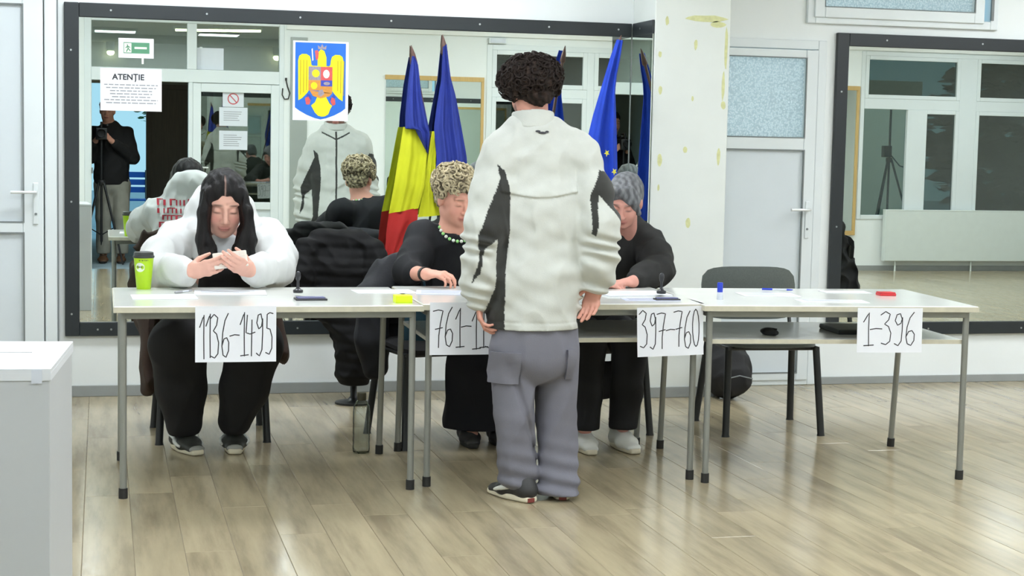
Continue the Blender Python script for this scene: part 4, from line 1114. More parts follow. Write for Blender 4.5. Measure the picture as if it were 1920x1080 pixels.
class Soft:
    def __init__(s, h): s.h = h; s.p = []; s.post = []
    def cap(s, a, b, ra, rb=None, k=.02, op='u'):
        a, b = V(a), V(b); rb = ra if rb is None else rb; r = max(ra, rb)
        s.p.append(('cap', np.minimum(a, b) - r, np.maximum(a, b) + r, (a, b, ra, rb), k, op)); return s
    def chain(s, pts, rs, k=.02):
        for i in range(len(pts) - 1): s.cap(pts[i], pts[i + 1], rs[i], rs[i + 1], k)
        return s
    def ell(s, c, r, R=None, k=.02, op='u'):
        c, r = V(c), V(r); R = np.eye(3) if R is None else np.asarray(R, float); m = r.max()
        s.p.append(('ell', c - m, c + m, (c, r, R), k, op)); return s
    def loft(s, a, b, wa, wb, u, k=.03, op='u'):
        """flattened limb between a and b; wa=(half width along u, half depth)"""
        a, b, u = V(a), V(b), unit(u); m = max(*wa, *wb)
        s.p.append(('loft', np.minimum(a, b) - m, np.maximum(a, b) + m, (a, b, wa, wb, u), k, op)); return s
    def box(s, c, half, R=None, r=.01, k=.01, op='u'):
        c, half = V(c), V(half); R = np.eye(3) if R is None else np.asarray(R, float); m = np.linalg.norm(half) + r
        s.p.append(('box', c - m, c + m, (c, half, R, r), k, op)); return s
    def disp(s, fn, amp): s.post.append((fn, amp)); return s
    def mesh(s, name, m, parent=None, color=None, relax=2, label=None, cut=None):
        h = s.h
        lo = np.min([q[1] for q in s.p if q[5] == 'u'], axis=0) - 4 * h - .02
        hi = np.max([q[2] for q in s.p if q[5] == 'u'], axis=0) + 4 * h + .02
        n = np.ceil((hi - lo) / h).astype(int) + 1
        F = np.full(n, .5, np.float32)
        ax = [(lo[i] + h * np.arange(n[i])).astype(np.float32) for i in range(3)]
        for kind, l, u_, a, k, op in s.p:
            pad = k + 3 * h
            i0 = np.maximum(np.floor((l - pad - lo) / h).astype(int), 0); i1 = np.minimum(np.ceil((u_ + pad - lo) / h).astype(int) + 1, n)
            if np.any(i1 <= i0): continue
            sl = tuple(slice(i0[i], i1[i]) for i in range(3))
            X = ax[0][sl[0]][:, None, None]; Y = ax[1][sl[1]][None, :, None]; Z = ax[2][sl[2]][None, None, :]
            if kind == 'cap':
                A, Bb, ra, rb = a; d = Bb - A; dd = max(float(d @ d), 1e-12)
                x, y, z = X - A[0], Y - A[1], Z - A[2]
                t = np.clip((x * d[0] + y * d[1] + z * d[2]) / dd, 0, 1)
                f = np.sqrt((x - t * d[0]) ** 2 + (y - t * d[1]) ** 2 + (z - t * d[2]) ** 2) - (ra + (rb - ra) * t)
            elif kind == 'ell':
                c, r, R = a; x, y, z = X - c[0], Y - c[1], Z - c[2]
                q = [(R[i][0] * x + R[i][1] * y + R[i][2] * z) / r[i] for i in range(3)]
                g = np.sqrt(q[0] ** 2 + q[1] ** 2 + q[2] ** 2)
                f = (g - 1) * r.min() if r.min() / r.max() > .7 else g * (g - 1) / np.maximum(np.sqrt((q[0] / r[0]) ** 2 + (q[1] / r[1]) ** 2 + (q[2] / r[2]) ** 2), 1e-6)
            elif kind == 'loft':
                A, Bb, wa, wb, u = a; d = Bb - A; L = np.linalg.norm(d); e = d / L
                u = unit(u - e * (u @ e)); v = np.cross(e, u)
                x, y, z = X - A[0], Y - A[1], Z - A[2]
                s_ = x * e[0] + y * e[1] + z * e[2]; t = np.clip(s_ / L, 0, 1); ov = s_ - t * L
                pu = x * u[0] + y * u[1] + z * u[2]; pv = x * v[0] + y * v[1] + z * v[2]
                w = wa[0] + (wb[0] - wa[0]) * t; dpt = wa[1] + (wb[1] - wa[1]) * t; mm = np.minimum(w, dpt)
                f = (np.sqrt((pu / w) ** 2 + (pv / dpt) ** 2 + (ov / mm) ** 2) - 1) * mm
            else:
                c, half, R, r = a; x, y, z = X - c[0], Y - c[1], Z - c[2]
                q = [np.abs(R[i][0] * x + R[i][1] * y + R[i][2] * z) - half[i] for i in range(3)]
                f = np.sqrt(np.maximum(q[0], 0) ** 2 + np.maximum(q[1], 0) ** 2 + np.maximum(q[2], 0) ** 2) + np.minimum(np.maximum(np.maximum(q[0], q[1]), q[2]), 0) - r
            G = F[sl]
            if op == 'u':
                hh = np.clip(.5 + .5 * (G - f) / k, 0, 1)
                F[sl] = G + (f - G) * hh - k * hh * (1 - hh)
            else:
                f = -f
                hh = np.clip(.5 - .5 * (G - f) / k, 0, 1)
                F[sl] = G + (f - G) * hh + k * hh * (1 - hh)
        if s.post:
            tot = sum(abs(a) for _, a in s.post)
            ii = np.nonzero(np.abs(F) < tot + 2.5 * h)
            P = np.stack([ax[i][ii[i]] for i in range(3)], 1).astype(np.float64)
            dsum = np.zeros(len(P))
            for fn, a in s.post: dsum += a * fn(P)
            F[ii] -= dsum.astype(np.float32)
        if cut:
            for (pt, nr) in cut:      # keep the side away from nr
                nr = unit(nr); pt = V(pt)
                pl = ((ax[0] - pt[0]) * nr[0])[:, None, None] + ((ax[1] - pt[1]) * nr[1])[None, :, None] + ((ax[2] - pt[2]) * nr[2])[None, None, :]
                F = np.maximum(F, pl.astype(np.float32))
        # surface nets
        I = F < 0
        c = np.zeros(np.array(n) - 1, np.uint8)
        for dx in (0, 1):
            for dy in (0, 1):
                for dz in (0, 1): c += I[dx:n[0] - 1 + dx, dy:n[1] - 1 + dy, dz:n[2] - 1 + dz]
        act = (c > 0) & (c < 8)
        ids = np.argwhere(act)
        idx = np.full(act.shape, -1, np.int32); idx[act] = np.arange(len(ids))
        acc = np.zeros((len(ids), 3)); cnt = np.zeros(len(ids))
        cs = [(x, y, z) for x in (0, 1) for y in (0, 1) for z in (0, 1)]
        val = {q: F[ids[:, 0] + q[0], ids[:, 1] + q[1], ids[:, 2] + q[2]].astype(np.float64) for q in cs}
        for qa in cs:
            for axn in range(3):
                if qa[axn]: continue
                qb = tuple(1 if i == axn else qa[i] for i in range(3))
                va, vb = val[qa], val[qb]; w = (va < 0) != (vb < 0)
                t = np.where(w, va / np.where(w, va - vb, 1), 0)
                p = np.tile(np.array(qa, float), (len(ids), 1)); p[:, axn] += t
                acc[w] += p[w]; cnt[w] += 1
        vert = lo + h * (ids + acc / np.maximum(cnt, 1)[:, None])
        quads = []
        for axn in range(3):
            u, v = [(1, 2), (2, 0), (0, 1)][axn]
            sa = [slice(None)] * 3; sb = [slice(None)] * 3
            sa[axn] = slice(0, n[axn] - 1); sb[axn] = slice(1, n[axn])
            for q in (u, v): sa[q] = slice(1, n[q] - 1); sb[q] = slice(1, n[q] - 1)
            A = I[tuple(sa)]; Bq = I[tuple(sb)]
            for flip, msk in ((False, A & ~Bq), (True, ~A & Bq)):
                g = np.argwhere(msk)
                if not len(g): continue
                g[:, u] += 1; g[:, v] += 1
                def cell(du, dv):
                    q = g.copy(); q[:, u] -= du; q[:, v] -= dv
                    return idx[q[:, 0], q[:, 1], q[:, 2]]
                qd = np.stack([cell(1, 1), cell(0, 1), cell(0, 0), cell(1, 0)], 1)
                quads.append(qd[:, ::-1] if flip else qd)
        Q = np.concatenate(quads)
        ea = np.concatenate([Q[:, 0], Q[:, 1], Q[:, 2], Q[:, 3]]); eb = np.concatenate([Q[:, 1], Q[:, 2], Q[:, 3], Q[:, 0]])
        N = len(vert); deg = np.maximum(np.bincount(ea, minlength=N), 1)
        for _ in range(relax):
            vert = .45 * vert + .55 * np.stack([np.bincount(ea, vert[eb, i], N) / deg for i in range(3)], 1)
        me = bpy.data.meshes.new(name)
        lv = vert
        if parent is not None:
            M = np.array(root_matrix(parent).inverted()); lv = vert @ M[:3, :3].T + M[:3, 3]
        me.vertices.add(N); me.vertices.foreach_set('co', lv.astype(np.float32).ravel())
        me.loops.add(Q.size); me.loops.foreach_set('vertex_index', Q.astype(np.int32).ravel())
        me.polygons.add(len(Q)); me.polygons.foreach_set('loop_start', np.arange(0, Q.size, 4, dtype=np.int32))
        me.polygons.foreach_set('use_smooth', np.ones(len(Q), bool))
        me.update(calc_edges=True); me.validate()
        if color is not None:
            ca = me.color_attributes.new('Col', 'FLOAT_COLOR', 'POINT')
            cc = np.ones((N, 4), np.float32); cc[:, :3] = color(vert)
            ca.data.foreach_set('color', cc.ravel())
        me.materials.append(MATS[m])
        o = bpy.data.objects.new(name, me); COL.objects.link(o)
        if parent is not None: o.parent = parent
        if label: o['label'] = label
        o_verts[o.name] = vert
        return o
o_verts = {}

def waves(seed, n, k0, k1, aniso=(1, 1, 1)):
    r = np.random.default_rng(seed)
    K = r.normal(size=(n, 3)); K /= np.linalg.norm(K, axis=1)[:, None]
    K = K * np.array(aniso); K *= (r.uniform(k0, k1, n) / np.linalg.norm(K, axis=1))[:, None]
    ph = r.uniform(0, 6.28, n)
    def fn(P):
        s_ = np.zeros(len(P))
        for i in range(n): s_ += np.sin(P @ K[i] + ph[i])
        return s_ / math.sqrt(n)
    return fn
def folds(seed, k0=30, k1=80, aniso=(1, 1, .5)):
    w = waves(seed, 7, k0, k1, aniso)
    return lambda P: 1 - 2 * np.abs(np.tanh(w(P)))        # rounded cloth with sharper creases
def inside(poly, x, z):
    r = np.zeros(len(x), bool); n = len(poly)
    for i in range(n):
        (x0, z0), (x1, z1) = poly[i], poly[(i + 1) % n]
        if z0 == z1: continue
        c = (z0 > z) != (z1 > z)
        r ^= c & (x < (x1 - x0) * (z - z0) / (z1 - z0) + x0)
    return r
def flat(rgb): 
    c = np.array(lin(rgb)); return lambda P: np.tile(c, (len(P), 1))
def xz(*pts): return [(p[0], p[2]) for p in pts]

def head_frame(fwd, roll=0.0):
    f = unit(fwd); r = unit(np.cross(f, (0, 0, 1))); u = np.cross(r, f)
    r, u = r * math.cos(roll) + u * math.sin(roll), u * math.cos(roll) - r * math.sin(roll)
    return np.array([r, f, u])
def put(S, c, R, sc):
    loc = lambda p: c + sc * (R.T @ V(p))
    return loc
def head(S, c, R, sc=1.0, jaw=1.0, nose=1.0):
    L = put(S, c, R, sc); q = lambda *r: V(r) * sc
    S.ell(L((0, -.018, .035)), q(.074, .093, .084), R, .02)
    S.ell(L((0, .028, -.025)), q(.062, .064, .086), R, .03)
    S.ell(L((0, .034, -.078)), q(.046 * jaw, .046, .036), R, .03)
    S.ell(L((0, .064, -.098)), q(.02, .018, .016), R, .02)
    for s_ in (-1, 1):
        S.ell(L((s_ * .034, .058, -.034)), q(.027, .026, .03), R, .02)
        S.ell(L((s_ * .075, -.008, -.012)), q(.011, .021, .031), R, .006)
        S.cap(L((s_ * .012, .087, .026)), L((s_ * .046, .073, .028)), .009 * sc, .008 * sc, .012)
        S.ell(L((s_ * .031, .094, .004)), q(.018, .013, .011), R, .012, 's')
        S.ell(L((s_ * .031, .073, .002)), q(.0145, .0145, .0125), R, .003)
        S.ell(L((s_ * .011, .101, -.036)), q(.009, .010, .008), R, .006)
    S.cap(L((0, .089, .014)), L((0, .112 * nose, -.030)), .0085 * sc, .0115 * sc, .010)
    S.ell(L((0, .092, -.062)), q(.023, .010, .0055), R, .004)
    S.ell(L((0, .090, -.072)), q(.020, .010, .0065), R, .004)
def skin_color(c, R, sc, base, lip=(168, 96, 92), brow=(60, 46, 40), blush=.0, beard=None):
    b0, l0, w0 = np.array(lin(base)), np.array(lin(lip)), np.array(lin(brow))
    red = np.array(lin((206, 128, 118)))
    def fn(P):
        q = (P - c) @ R.T / sc
        x, y, z = q[:, 0], q[:, 1], q[:, 2]
        near = np.linalg.norm(q, axis=1) < .19
        col = np.tile(b0, (len(P), 1))
        def mixin(w, k):
            nonlocal col
            w = (np.clip(w, 0, 1) * near * (y > .02))[:, None]; col = col * (1 - w) + k * w
        for s_ in (-1, 1):
            mixin(blush * np.exp(-(((x - s_ * .04) / .022) ** 2 + ((z + .03) / .02) ** 2)), red)
            mixin(.85 * np.exp(-(((x - s_ * .031) / .018) ** 4 + ((z - .027 - .1 * (.03 - np.abs(x))) / .0042) ** 2)), w0)
            mixin(.75 * np.exp(-(((x - s_ * .031) / .015) ** 4 + ((z + .005) / .0035) ** 2)), w0)
        mixin(.8 * np.exp(-((x / .024) ** 4 + ((z + .066) / .009) ** 4)), l0)
        mixin(.55 * np.exp(-((x / .02) ** 4 + ((z + .067) / .0018) ** 2)), w0)
        if beard is not None:
            bb = np.array(lin(beard))
            m_ = (z < -.045) & (y > -.02) & ~((np.abs(x) < .022) & (z > -.077) & (z < -.056))
            mixin(.75 * m_ * np.clip((-.04 - z) / .02, 0, 1), bb)
        return col
    return fn
def hand(S, w, d, n, right, curl=(.3, .35, .3), spread=.05, thumb=.5, sc=1.0, k=.006):
    """palm, four fingers and thumb; d towards the fingertips, n the way the palm faces"""
    w = V(w); d = unit(d); n = V(n); n = unit(n - d * (n @ d)); t = np.cross(d, n) * (1 if right else -1)
    S.loft(w, w + d * .035 * sc, (.026 * sc, .019 * sc), (.030 * sc, .016 * sc), t, .012)
    S.loft(w + d * .03 * sc, w + d * .085 * sc, (.031 * sc, .015 * sc), (.037 * sc, .011 * sc), t, .012)
    for i, (o, L, rr) in enumerate(((.027, .90, .0085), (.009, 1.0, .0088), (-.010, .94, .0084), (-.028, .74, .0074))):
        p = w + d * (.088 - .006 * abs(i - 1.2)) * sc + t * o * sc
        a = 0.0; f = unit(d + t * o * spread * 8)
        for j, l in enumerate((.045, .028, .021)):
            a += curl[j] * (1 + .12 * i)
            e = unit(f * math.cos(a) + n * math.sin(a)); q = p + e * l * L * sc
            S.cap(p, q, rr * sc * (1 - .06 * j), rr * sc * (.94 - .07 * j), k if j == 0 else .003); p = q
    p = w + d * .022 * sc + t * .024 * sc + n * .006 * sc
    e = unit(d * .65 + t * (.75 - thumb * .5) + n * (.25 + thumb * .6)); q = p + e * .042 * sc
    S.cap(p, q, .0135 * sc, .0105 * sc, .010)
    e2 = unit(e + d * .35 + n * .15 * thumb - t * .3 * thumb); q2 = q + e2 * .032 * sc
    S.cap(q, q2, .0105 * sc, .0085 * sc, .004); S.cap(q2, q2 + e2 * .018 * sc, .0085 * sc, .0068 * sc, .003)
def limb(S, pts, rs, k=.02): S.chain([V(p) for p in pts], rs, k)
def curls(S, c, R, rad, n, rr, seed, keep, k=.006):
    g = np.random.default_rng(seed)
    c = V(c)
    for _ in range(n * 4):
        if n <= 0: break
        v = unit(g.normal(size=3))
        if not keep(v): continue
        n -= 1
        p = c + R.T @ (v * V(rad))
        tq = unit(np.cross(v, g.normal(size=3))); tw = R.T @ tq
        r = g.uniform(*rr)
        S.cap(p - tw * r * 1.1, p + tw * r * 1.1, r, r * .7, k)
def ringlets(name, m, parent, c, R, rad, n, seed, keep, r0=(.008, .014), th=.0028, color=None):
    """loose curls lying on the hair surface, one mesh"""
    g = np.random.default_rng(seed); b = B(); c = V(c)
    while n > 0:
        v = unit(g.normal(size=3))
        if not keep(v): continue
        n -= 1
        p = c + R.T @ (v * V(rad) * g.uniform(.97, 1.05)); nn = unit(R.T @ (v / V(rad)))
        u = unit(np.cross(nn, g.normal(size=3))); w = np.cross(nn, u); r = g.uniform(*r0); a0 = g.uniform(0, 6.28); tt = g.uniform(3.5, 6.5)
        pts = []
        for k in range(9):
            a = a0 + tt * k / 8
            pts.append(tuple(p + (u * math.cos(a) + w * math.sin(a)) * r + nn * (.005 * math.sin(a * .7) + .004) + u * .004 * (k / 8 - .5)))
        b.tube(pts, [th * (.5 + math.sin(PI * (k + .6) / 9.2) * .7) for k in range(9)], 5)
    o = b.build(name, m, parent, smooth=True)
    o['kind'] = 'stuff'
    return o

def shoe(parent, name, heel, toe, upper, sole, h=.085, w=.05, accent=None, res=.004, sole_t=.026, stripe=None, toecap=None):
    """low sneaker from heel to toe on the floor"""
    heel, toe = V(*heel, 0), V(*toe, 0); e = unit(toe - heel); L = np.linalg.norm(toe - heel); t = np.cross((0, 0, 1), e)
    R = np.array([t, e, (0, 0, 1.)])
    P = lambda x, y, z: heel + t * x + e * (y * L) + V(0, 0, z)
    root = parent
    S = Soft(res)
    S.loft(P(0, .12, .045), P(0, .55, .04), (w * .72, .03), (w * .92, .03), t, .03)
    S.loft(P(0, .55, .036), P(0, .86, .026), (w * .92, .027), (w * .72, .02), t, .03)
    S.cap(P(0, .16, .05), P(0, .20, h), .036, .033, .03)
    S.cap(P(0, .20, h - .004), P(0, .42, h * .72), .030, .028, .03)
    S.cap(P(0, .42, h * .68), P(0, .66, .045), .026, .020, .02)
    up = S.mesh(name, upper, root, cut=[(P(0, 0, .014), (0, 0, -1))])
    so = Soft(res)
    for a, b_, wa, wb in ((.12, .5, .76, .98), (.5, .86, .98, .74)):
        pa, pb = P(0, a, .014), P(0, b_, .014)
        n_ = 6
        for q in range(n_ + 1):
            f_ = q / n_; cpt = pa + (pb - pa) * f_; ww = w * (wa + (wb - wa) * f_)
            so.box(cpt, (max(ww - .02, .004), .018, .004), R, .009, .012)
    so.cap(P(0, .10, .014), P(0, .14, .014), .010, .010, .01)
    sm = so.mesh('sole', sole, up, cut=[(P(0, 0, .001), (0, 0, -1)), (P(0, 0, sole_t), (0, 0, 1))])
    # laces
    b = B()
    for q in range(4):
        y = .40 + .07 * q; z = h * .72 + .024 - q * .0125
        b.tube([P(-.022, y, z - .008), P(-.008, y + .01, z), P(.008, y + .01, z), P(.022, y, z - .008)], .0032, 6)
    b.build('laces', accent or sole, up, smooth=True)
    if toecap:
        S3 = Soft(res)
        S3.loft(P(0, .70, .033), P(0, .87, .026), (w * .80, .021), (w * .70, .019), t, .01)
        S3.mesh('toe_cap', toecap, up, cut=[(P(0, 0, .014), (0, 0, -1)), (P(0, .68, 0), -e)])
    if stripe:
        sv = o_verts[up.name] - heel; uu_, ww_ = sv @ e, sv @ t
        b = B()
        for sg in (-1, 1):
            pts = []
            for f_ in np.linspace(0, 1, 10):
                y_ = (.14 + .52 * f_) * L; z_ = .034 + .030 * (1 - f_) ** 1.5 + .010 * math.sin(PI * f_)
                m_ = (np.abs(uu_ - y_) < .012) & (np.abs(sv[:, 2] - z_) < .007)
                if m_.any():
                    q_ = (ww_[m_] * sg).max() * sg; pts.append(tuple(heel + e * y_ + t * (q_ - sg * .002) + V(0, 0, z_)))
            if len(pts) > 3: b.tube(pts, [.004 + .007 * math.sin(PI * min(1, (k + .5) / len(pts))) for k in range(len(pts))], 8)
        if b.v: b.build('side_stripe', stripe, up, smooth=True, label='pale curved side stripe')
    return up

def person(label, loc): return thing('person', label, 'person', loc)

def back_y(ov, x, z, sgn=-1, rad=.012):
    """surface depth of a mesh at (x,z), nearest (sgn=-1) or furthest side"""
    d = np.hypot(ov[:, 0] - x, ov[:, 2] - z); m = d < rad
    while not m.any(): rad *= 1.6; m = d < rad
    return ov[m, 1].min() if sgn < 0 else ov[m, 1].max()

# ================================================================== standing man in the white jacket
man = person('standing man seen from behind in a white jacket with black panels', (1.63, 6.25, 0))
hc, hR = V((1.6336, 6.3000, 1.6197)), head_frame((-.14, .93, -.30), .03)
Ls, Le, Lw = V((1.5029, 6.2700, 1.3640)), V((1.4328, 6.2000, 1.0769)), V((1.4283, 6.2600, 0.8112))
Rs, Re, Rw = V((1.8285, 6.2700, 1.3741)), V((1.8831, 6.1800, 1.0917)), V((1.8992, 6.2500, 0.8661))
S = Soft(.0042)
head(S, hc, hR, 1.0)
neckb = V((1.6422, 6.2700, 1.4599))
S.cap(hc + V(0, -.01, -.06), neckb, .055, .057, .03)
S.loft(neckb + V(0, .01, -.02), V((1.6479, 6.2800, 1.3249)), (.07, .045), (.13, .07), (1, 0, 0), .03)
S.loft(V((1.6479, 6.2800, 1.3249)), V((1.6550, 6.2800, 0.7156)), (.13, .075), (.135, .085), (1, 0, 0), .04)
limb(S, (Ls, Le, Lw), (.052, .042, .030), .03); limb(S, (Rs, Re, Rw), (.052, .042, .030), .03)
for h_, k_, a_ in (((1.5722, 6.2700, 0.6116), (1.5892, 6.2800, 0.3336), (1.6011, 6.2700, 0.0674)), ((1.7514, 6.2800, 0.6085), (1.7686, 6.3100, 0.3249), (1.7769, 6.3000, 0.0450))):
    limb(S, (h_, k_, a_), (.075, .055, .04), .03)
hand(S, Lw, (.06, -.05, -1), (.75, -.2, 0), False, (.35, .55, .4), .04, .6)
hand(S, Rw, (-.22, -.04, -1), (-.5, -.75, 0), True, (.25, .4, .3), .03, .7)
S.mesh('body', 'skin', man, skin_color(hc, hR, 1.0, (206, 150, 132), beard=(84, 58, 48)))
# hair
S = Soft(.0042)
hcc = V((1.6224, 6.2850, 1.6562))
S.ell(hcc, (.100, .105, .090), hR, .02)
S.ell(hcc + V(-.035, 0, .0), (.075, .085, .06), hR, .02); S.ell(hcc + V(.04, 0, .0), (.075, .085, .058), hR, .02)
S.ell(hc + hR.T @ V(0, -.06, -.035), (.062, .045, .05), hR, .02)
curls(S, hcc, hR, (.115, .112, .086), 420, (.006, .013), 5, lambda v: v[2] > -.75 and not (v[1] > .55 and v[2] < .35), .006)
S.ell(hc + hR.T @ V(0, .085, -.03), (.07, .06, .085), hR, .015, 's')
dk, lt = np.array(lin((24, 19, 17))), np.array(lin((58, 46, 40)))
_w = waves(3, 8, 120, 300)
S.disp(waves(4, 9, 160, 420), .0035)
S.mesh('hair', 'curl_attr', man, lambda P: dk + (lt - dk) * np.clip(.35 + .4 * _w(P), 0, 1)[:, None], relax=1, label='short dark curly hair')
ringlets('loose_curls', 'hair_dark_brown', man, hcc, hR, (.122, .118, .094), 330, 6, lambda v: v[2] > -.7 and not (v[1] > .5 and v[2] < .3), (.010, .019), .0036)
# trousers
S = Soft(.006)
S.loft(V((1.6545, 6.2700, 0.7167)), V((1.6598, 6.2700, 0.5788)), (.168, .12), (.172, .125), (1, 0, 0), .03)
limb(S, ((1.5724, 6.2700, 0.6010), (1.5842, 6.2600, 0.3370), (1.5942, 6.2700, 0.1855), (1.6027, 6.2800, 0.1104)), (.092, .080, .080, .084), .012)
limb(S, ((1.7495, 6.2800, 0.5979), (1.7658, 6.3000, 0.3266), (1.7684, 6.2850, 0.1350), (1.7689, 6.2700, 0.0342)), (.090, .080, .080, .092), .012)
S.disp(folds(21, 16, 40, (1, 1, .4)), .0065)
zf = (1.5942, 6.2500, 0.0567)[2]
S.disp(lambda P: np.exp(-np.maximum(P[:, 2] - .05, 0) / .09) * np.sin(P[:, 2] * 95 + 7 * P[:, 0] * 3 + 5 * P[:, 1]), .010)
_dl = V((1.5406, 6.2000, 0.5747)), V((1.6749, 6.2000, 0.1499))
def _seam(P):
    a, b_ = _dl; d = b_ - a; t = np.clip(((P[:, 0] - a[0]) * d[0] + (P[:, 2] - a[2]) * d[2]) / (d[0] ** 2 + d[2] ** 2), 0, 1)
    dist = np.hypot(P[:, 0] - a[0] - t * d[0], P[:, 2] - a[2] - t * d[2])
    return -np.exp(-(dist / .011) ** 2) * (P[:, 1] < 6.27)
S.disp(_seam, .016)
tr = S.mesh('trousers', 'trouser_grey', man, cut=[((0, 0, .022), (0, 0, -1))], label='loose grey cargo trousers')
for q, (pts) in enumerate((((918, 655), (975, 648), (982, 705), (925, 712)), ((1062, 655), (1088, 655), (1086, 715), (1068, 712)))):
    pass
ov = o_verts[tr.name]
for (x0, x1, z0, z1, hh) in ((1.470, 1.575, .475, .60, .0), (1.765, 1.800, .49, .61, .0)):
    b = B(); n = 6; vs = []; fs = []
    for i in range(n + 1):
        for j in range(n + 1):
            x_ = x0 + (x1 - x0) * i / n; z_ = z0 + (z1 - z0) * j / n
            y_ = back_y(ov, x_, z_, -1, .014)
            vs.append((x_, y_ - .006 - (.004 if j > n - 2 else 0), z_))
    K = len(vs); vs += [(v[0], v[1] + .018, v[2]) for v in vs]
    for i in range(n):
        for j in range(n):
            a = i * (n + 1) + j; fs += [(a, a + n + 1, a + n + 2, a + 1), (K + a, K + a + 1, K + a + n + 2, K + a + n + 1)]
    rim = [i * (n + 1) for i in range(n + 1)] + [n * (n + 1) + j for j in range(1, n + 1)] + [i * (n + 1) + n for i in range(n - 1, -1, -1)] + [j for j in range(n - 1, 0, -1)]
    fs += [(rim[k], rim[(k + 1) % len(rim)], K + rim[(k + 1) % len(rim)], K + rim[k]) for k in range(len(rim))]
    b.add(vs, fs); b.build('cargo_pocket', 'trouser_grey', tr, smooth=True)
# jacket
S = Soft(.0045)
zh = (1.6347, 6.2000, 0.6868)[2]
S.loft(V((1.6436, 6.2800, 1.4205)), V((1.6490, 6.2800, 1.3707)), (.085, .062), (.150, .09), (1, 0, 0), .03)
S.loft(V((1.6489, 6.2800, 1.3769)), V((1.6559, 6.2700, 1.1374)), (.165, .10), (.195, .128), (1, 0, 0), .05)
S.loft(V((1.6559, 6.2700, 1.1374)), V((1.6507, 6.2700, 0.8855)), (.195, .128), (.192, .137), (1, 0, 0), .05)
S.loft(V((1.6507, 6.2700, 0.8855)), V((1.6492, 6.2700, 0.6638)), (.190, .137), (.180, .137), (1, 0, 0), .05)
S.cap((1.5697, 6.2800, 1.4563), Ls + V(.03, 0, .012), .055, .07, .04); S.cap((1.7161, 6.2800, 1.4636), Rs + V(-.03, 0, .012), .055, .07, .04)
S.ell(Ls + V(.012, 0, -.01), (.076, .085, .078), None, .05); S.ell(Rs + V(-.012, 0, -.01), (.076, .085, .078), None, .05)
limb(S, (Ls, Ls * .5 + Le * .5 + V(-.004, 0, 0), Le, Le * .45 + Lw * .55, Lw + V(0, 0, .03), Lw), (.074, .079, .078, .076, .069, .048), .03)
limb(S, (Rs, Rs * .5 + Re * .5 + V(.004, 0, 0), Re, Re * .45 + Rw * .55, Rw + V(0, 0, .03), Rw), (.074, .079, .079, .078, .069, .048), .03)
S.loft(V((1.6373, 6.2750, 1.4494)), V((1.6402, 6.2750, 1.4163)), (.090, .080), (.108, .088), (1, 0, 0), .02)
S.disp(folds(31, 18, 42, (1, 1, .5)), .0045)
S.disp(waves(33, 8, 40, 110, (.6, .6, 1)), .0028)
def _sleeve(P):
    m_ = np.clip((np.abs(P[:, 0] - 1.635) - .17) / .03, 0, 1) * np.clip((1.15 - P[:, 2]) / .1, 0, 1)
    return m_ * np.sin(P[:, 2] * 105 + 30 * P[:, 0] + 2.2 * np.sin(P[:, 2] * 31))
S.disp(_sleeve, .007)
zy = (1.6100, 6.1500, 1.2122)[2]
S.disp(lambda P: (P[:, 1] < 6.27) * (np.abs(P[:, 0] - 1.635) < .155) * np.clip((P[:, 2] - zy + .012 * np.cos((P[:, 0] - 1.635) * 16)) / .004, 0, 1) * np.clip(1 - (P[:, 2] - zy) / .12, 0, 1), .010)
S.disp(lambda P: np.exp(-((P[:, 2] - zh - .03) / .004) ** 2), -.003)
polyL = xz((1.4721, 6.2000, 1.3296), (1.5043, 6.2000, 1.2994), (1.5233, 6.2000, 1.2012), (1.5223, 6.2000, 1.0446), (1.5065, 6.2000, 0.8852), (1.5143, 6.2000, 0.7127), (1.5157, 6.2000, 0.6418), (1.4010, 6.2000, 0.6429), (1.4314, 6.2000, 0.7133), (1.4534, 6.2000, 0.7816), (1.4732, 6.2000, 0.8542), (1.4694, 6.2000, 1.0442), (1.4174, 6.2000, 1.0007), (1.4087, 6.2000, 0.9079), (1.3821, 6.2000, 0.8667), (1.4010, 6.2000, 0.9801), (1.3891, 6.2000, 1.0540), (1.4454, 6.2000, 1.1900), (1.4816, 6.2000, 1.2745))
polyR = xz((1.8791, 6.2000, 1.3115), (1.9338, 6.2000, 1.3019), (1.9662, 6.2000, 1.1541), (2.0048, 6.2000, 1.1062), (1.9719, 6.2000, 1.1060), (1.8707, 6.2000, 1.2157), (1.8593, 6.2000, 1.1530), (1.8552, 6.2000, 1.0570), (1.8354, 6.2000, 1.0673), (1.8338, 6.2000, 1.2152), (1.8687, 6.2000, 1.2905))
wj, bj = np.array(lin((194, 197, 190))), np.array(lin((42, 43, 40)))
def jacket_col(P):
    x, z = P[:, 0], P[:, 2]
    d_ = inside(polyL, x, z) | inside(polyR, x, z)
    d_ |= (P[:, 1] > 6.30) & (np.abs(x - 1.632) < .006) & (z < 1.46)          # zip
    d_ |= (P[:, 1] > 6.33) & (np.abs(z - 1.405 - .5 * np.abs(x - 1.632)) < .006) & (np.abs(x - 1.632) < .10)
    return np.where(d_[:, None], bj, wj)
jk = S.mesh('jacket', 'cloth_attr', man, jacket_col, relax=1, cut=[((0, 0, zh), (0, 0, -1))], label='white windbreaker with black side and sleeve panels')
S = Soft(.004)
S.loft(V((1.6376, 6.2950, 1.5741)), V((1.6413, 6.2800, 1.4246)), (.074, .070), (.098, .088), (1, 0, 0), .01)
S.loft(V((1.6363, 6.2970, 1.6569)), V((1.6395, 6.2850, 1.4703)), (.065, .060), (.072, .064), (1, 0, 0), .006, 's')
S.disp(waves(36, 6, 40, 90), .002)
S.mesh('collar', 'jacket_white', jk, cut=[((1.6373, 6.2900, 1.5304), (0, .18, 1)), ((1.6386, 6.2900, 1.4723), (0, 0, -1))], label='white stand-up collar')
ov = o_verts[jk.name]
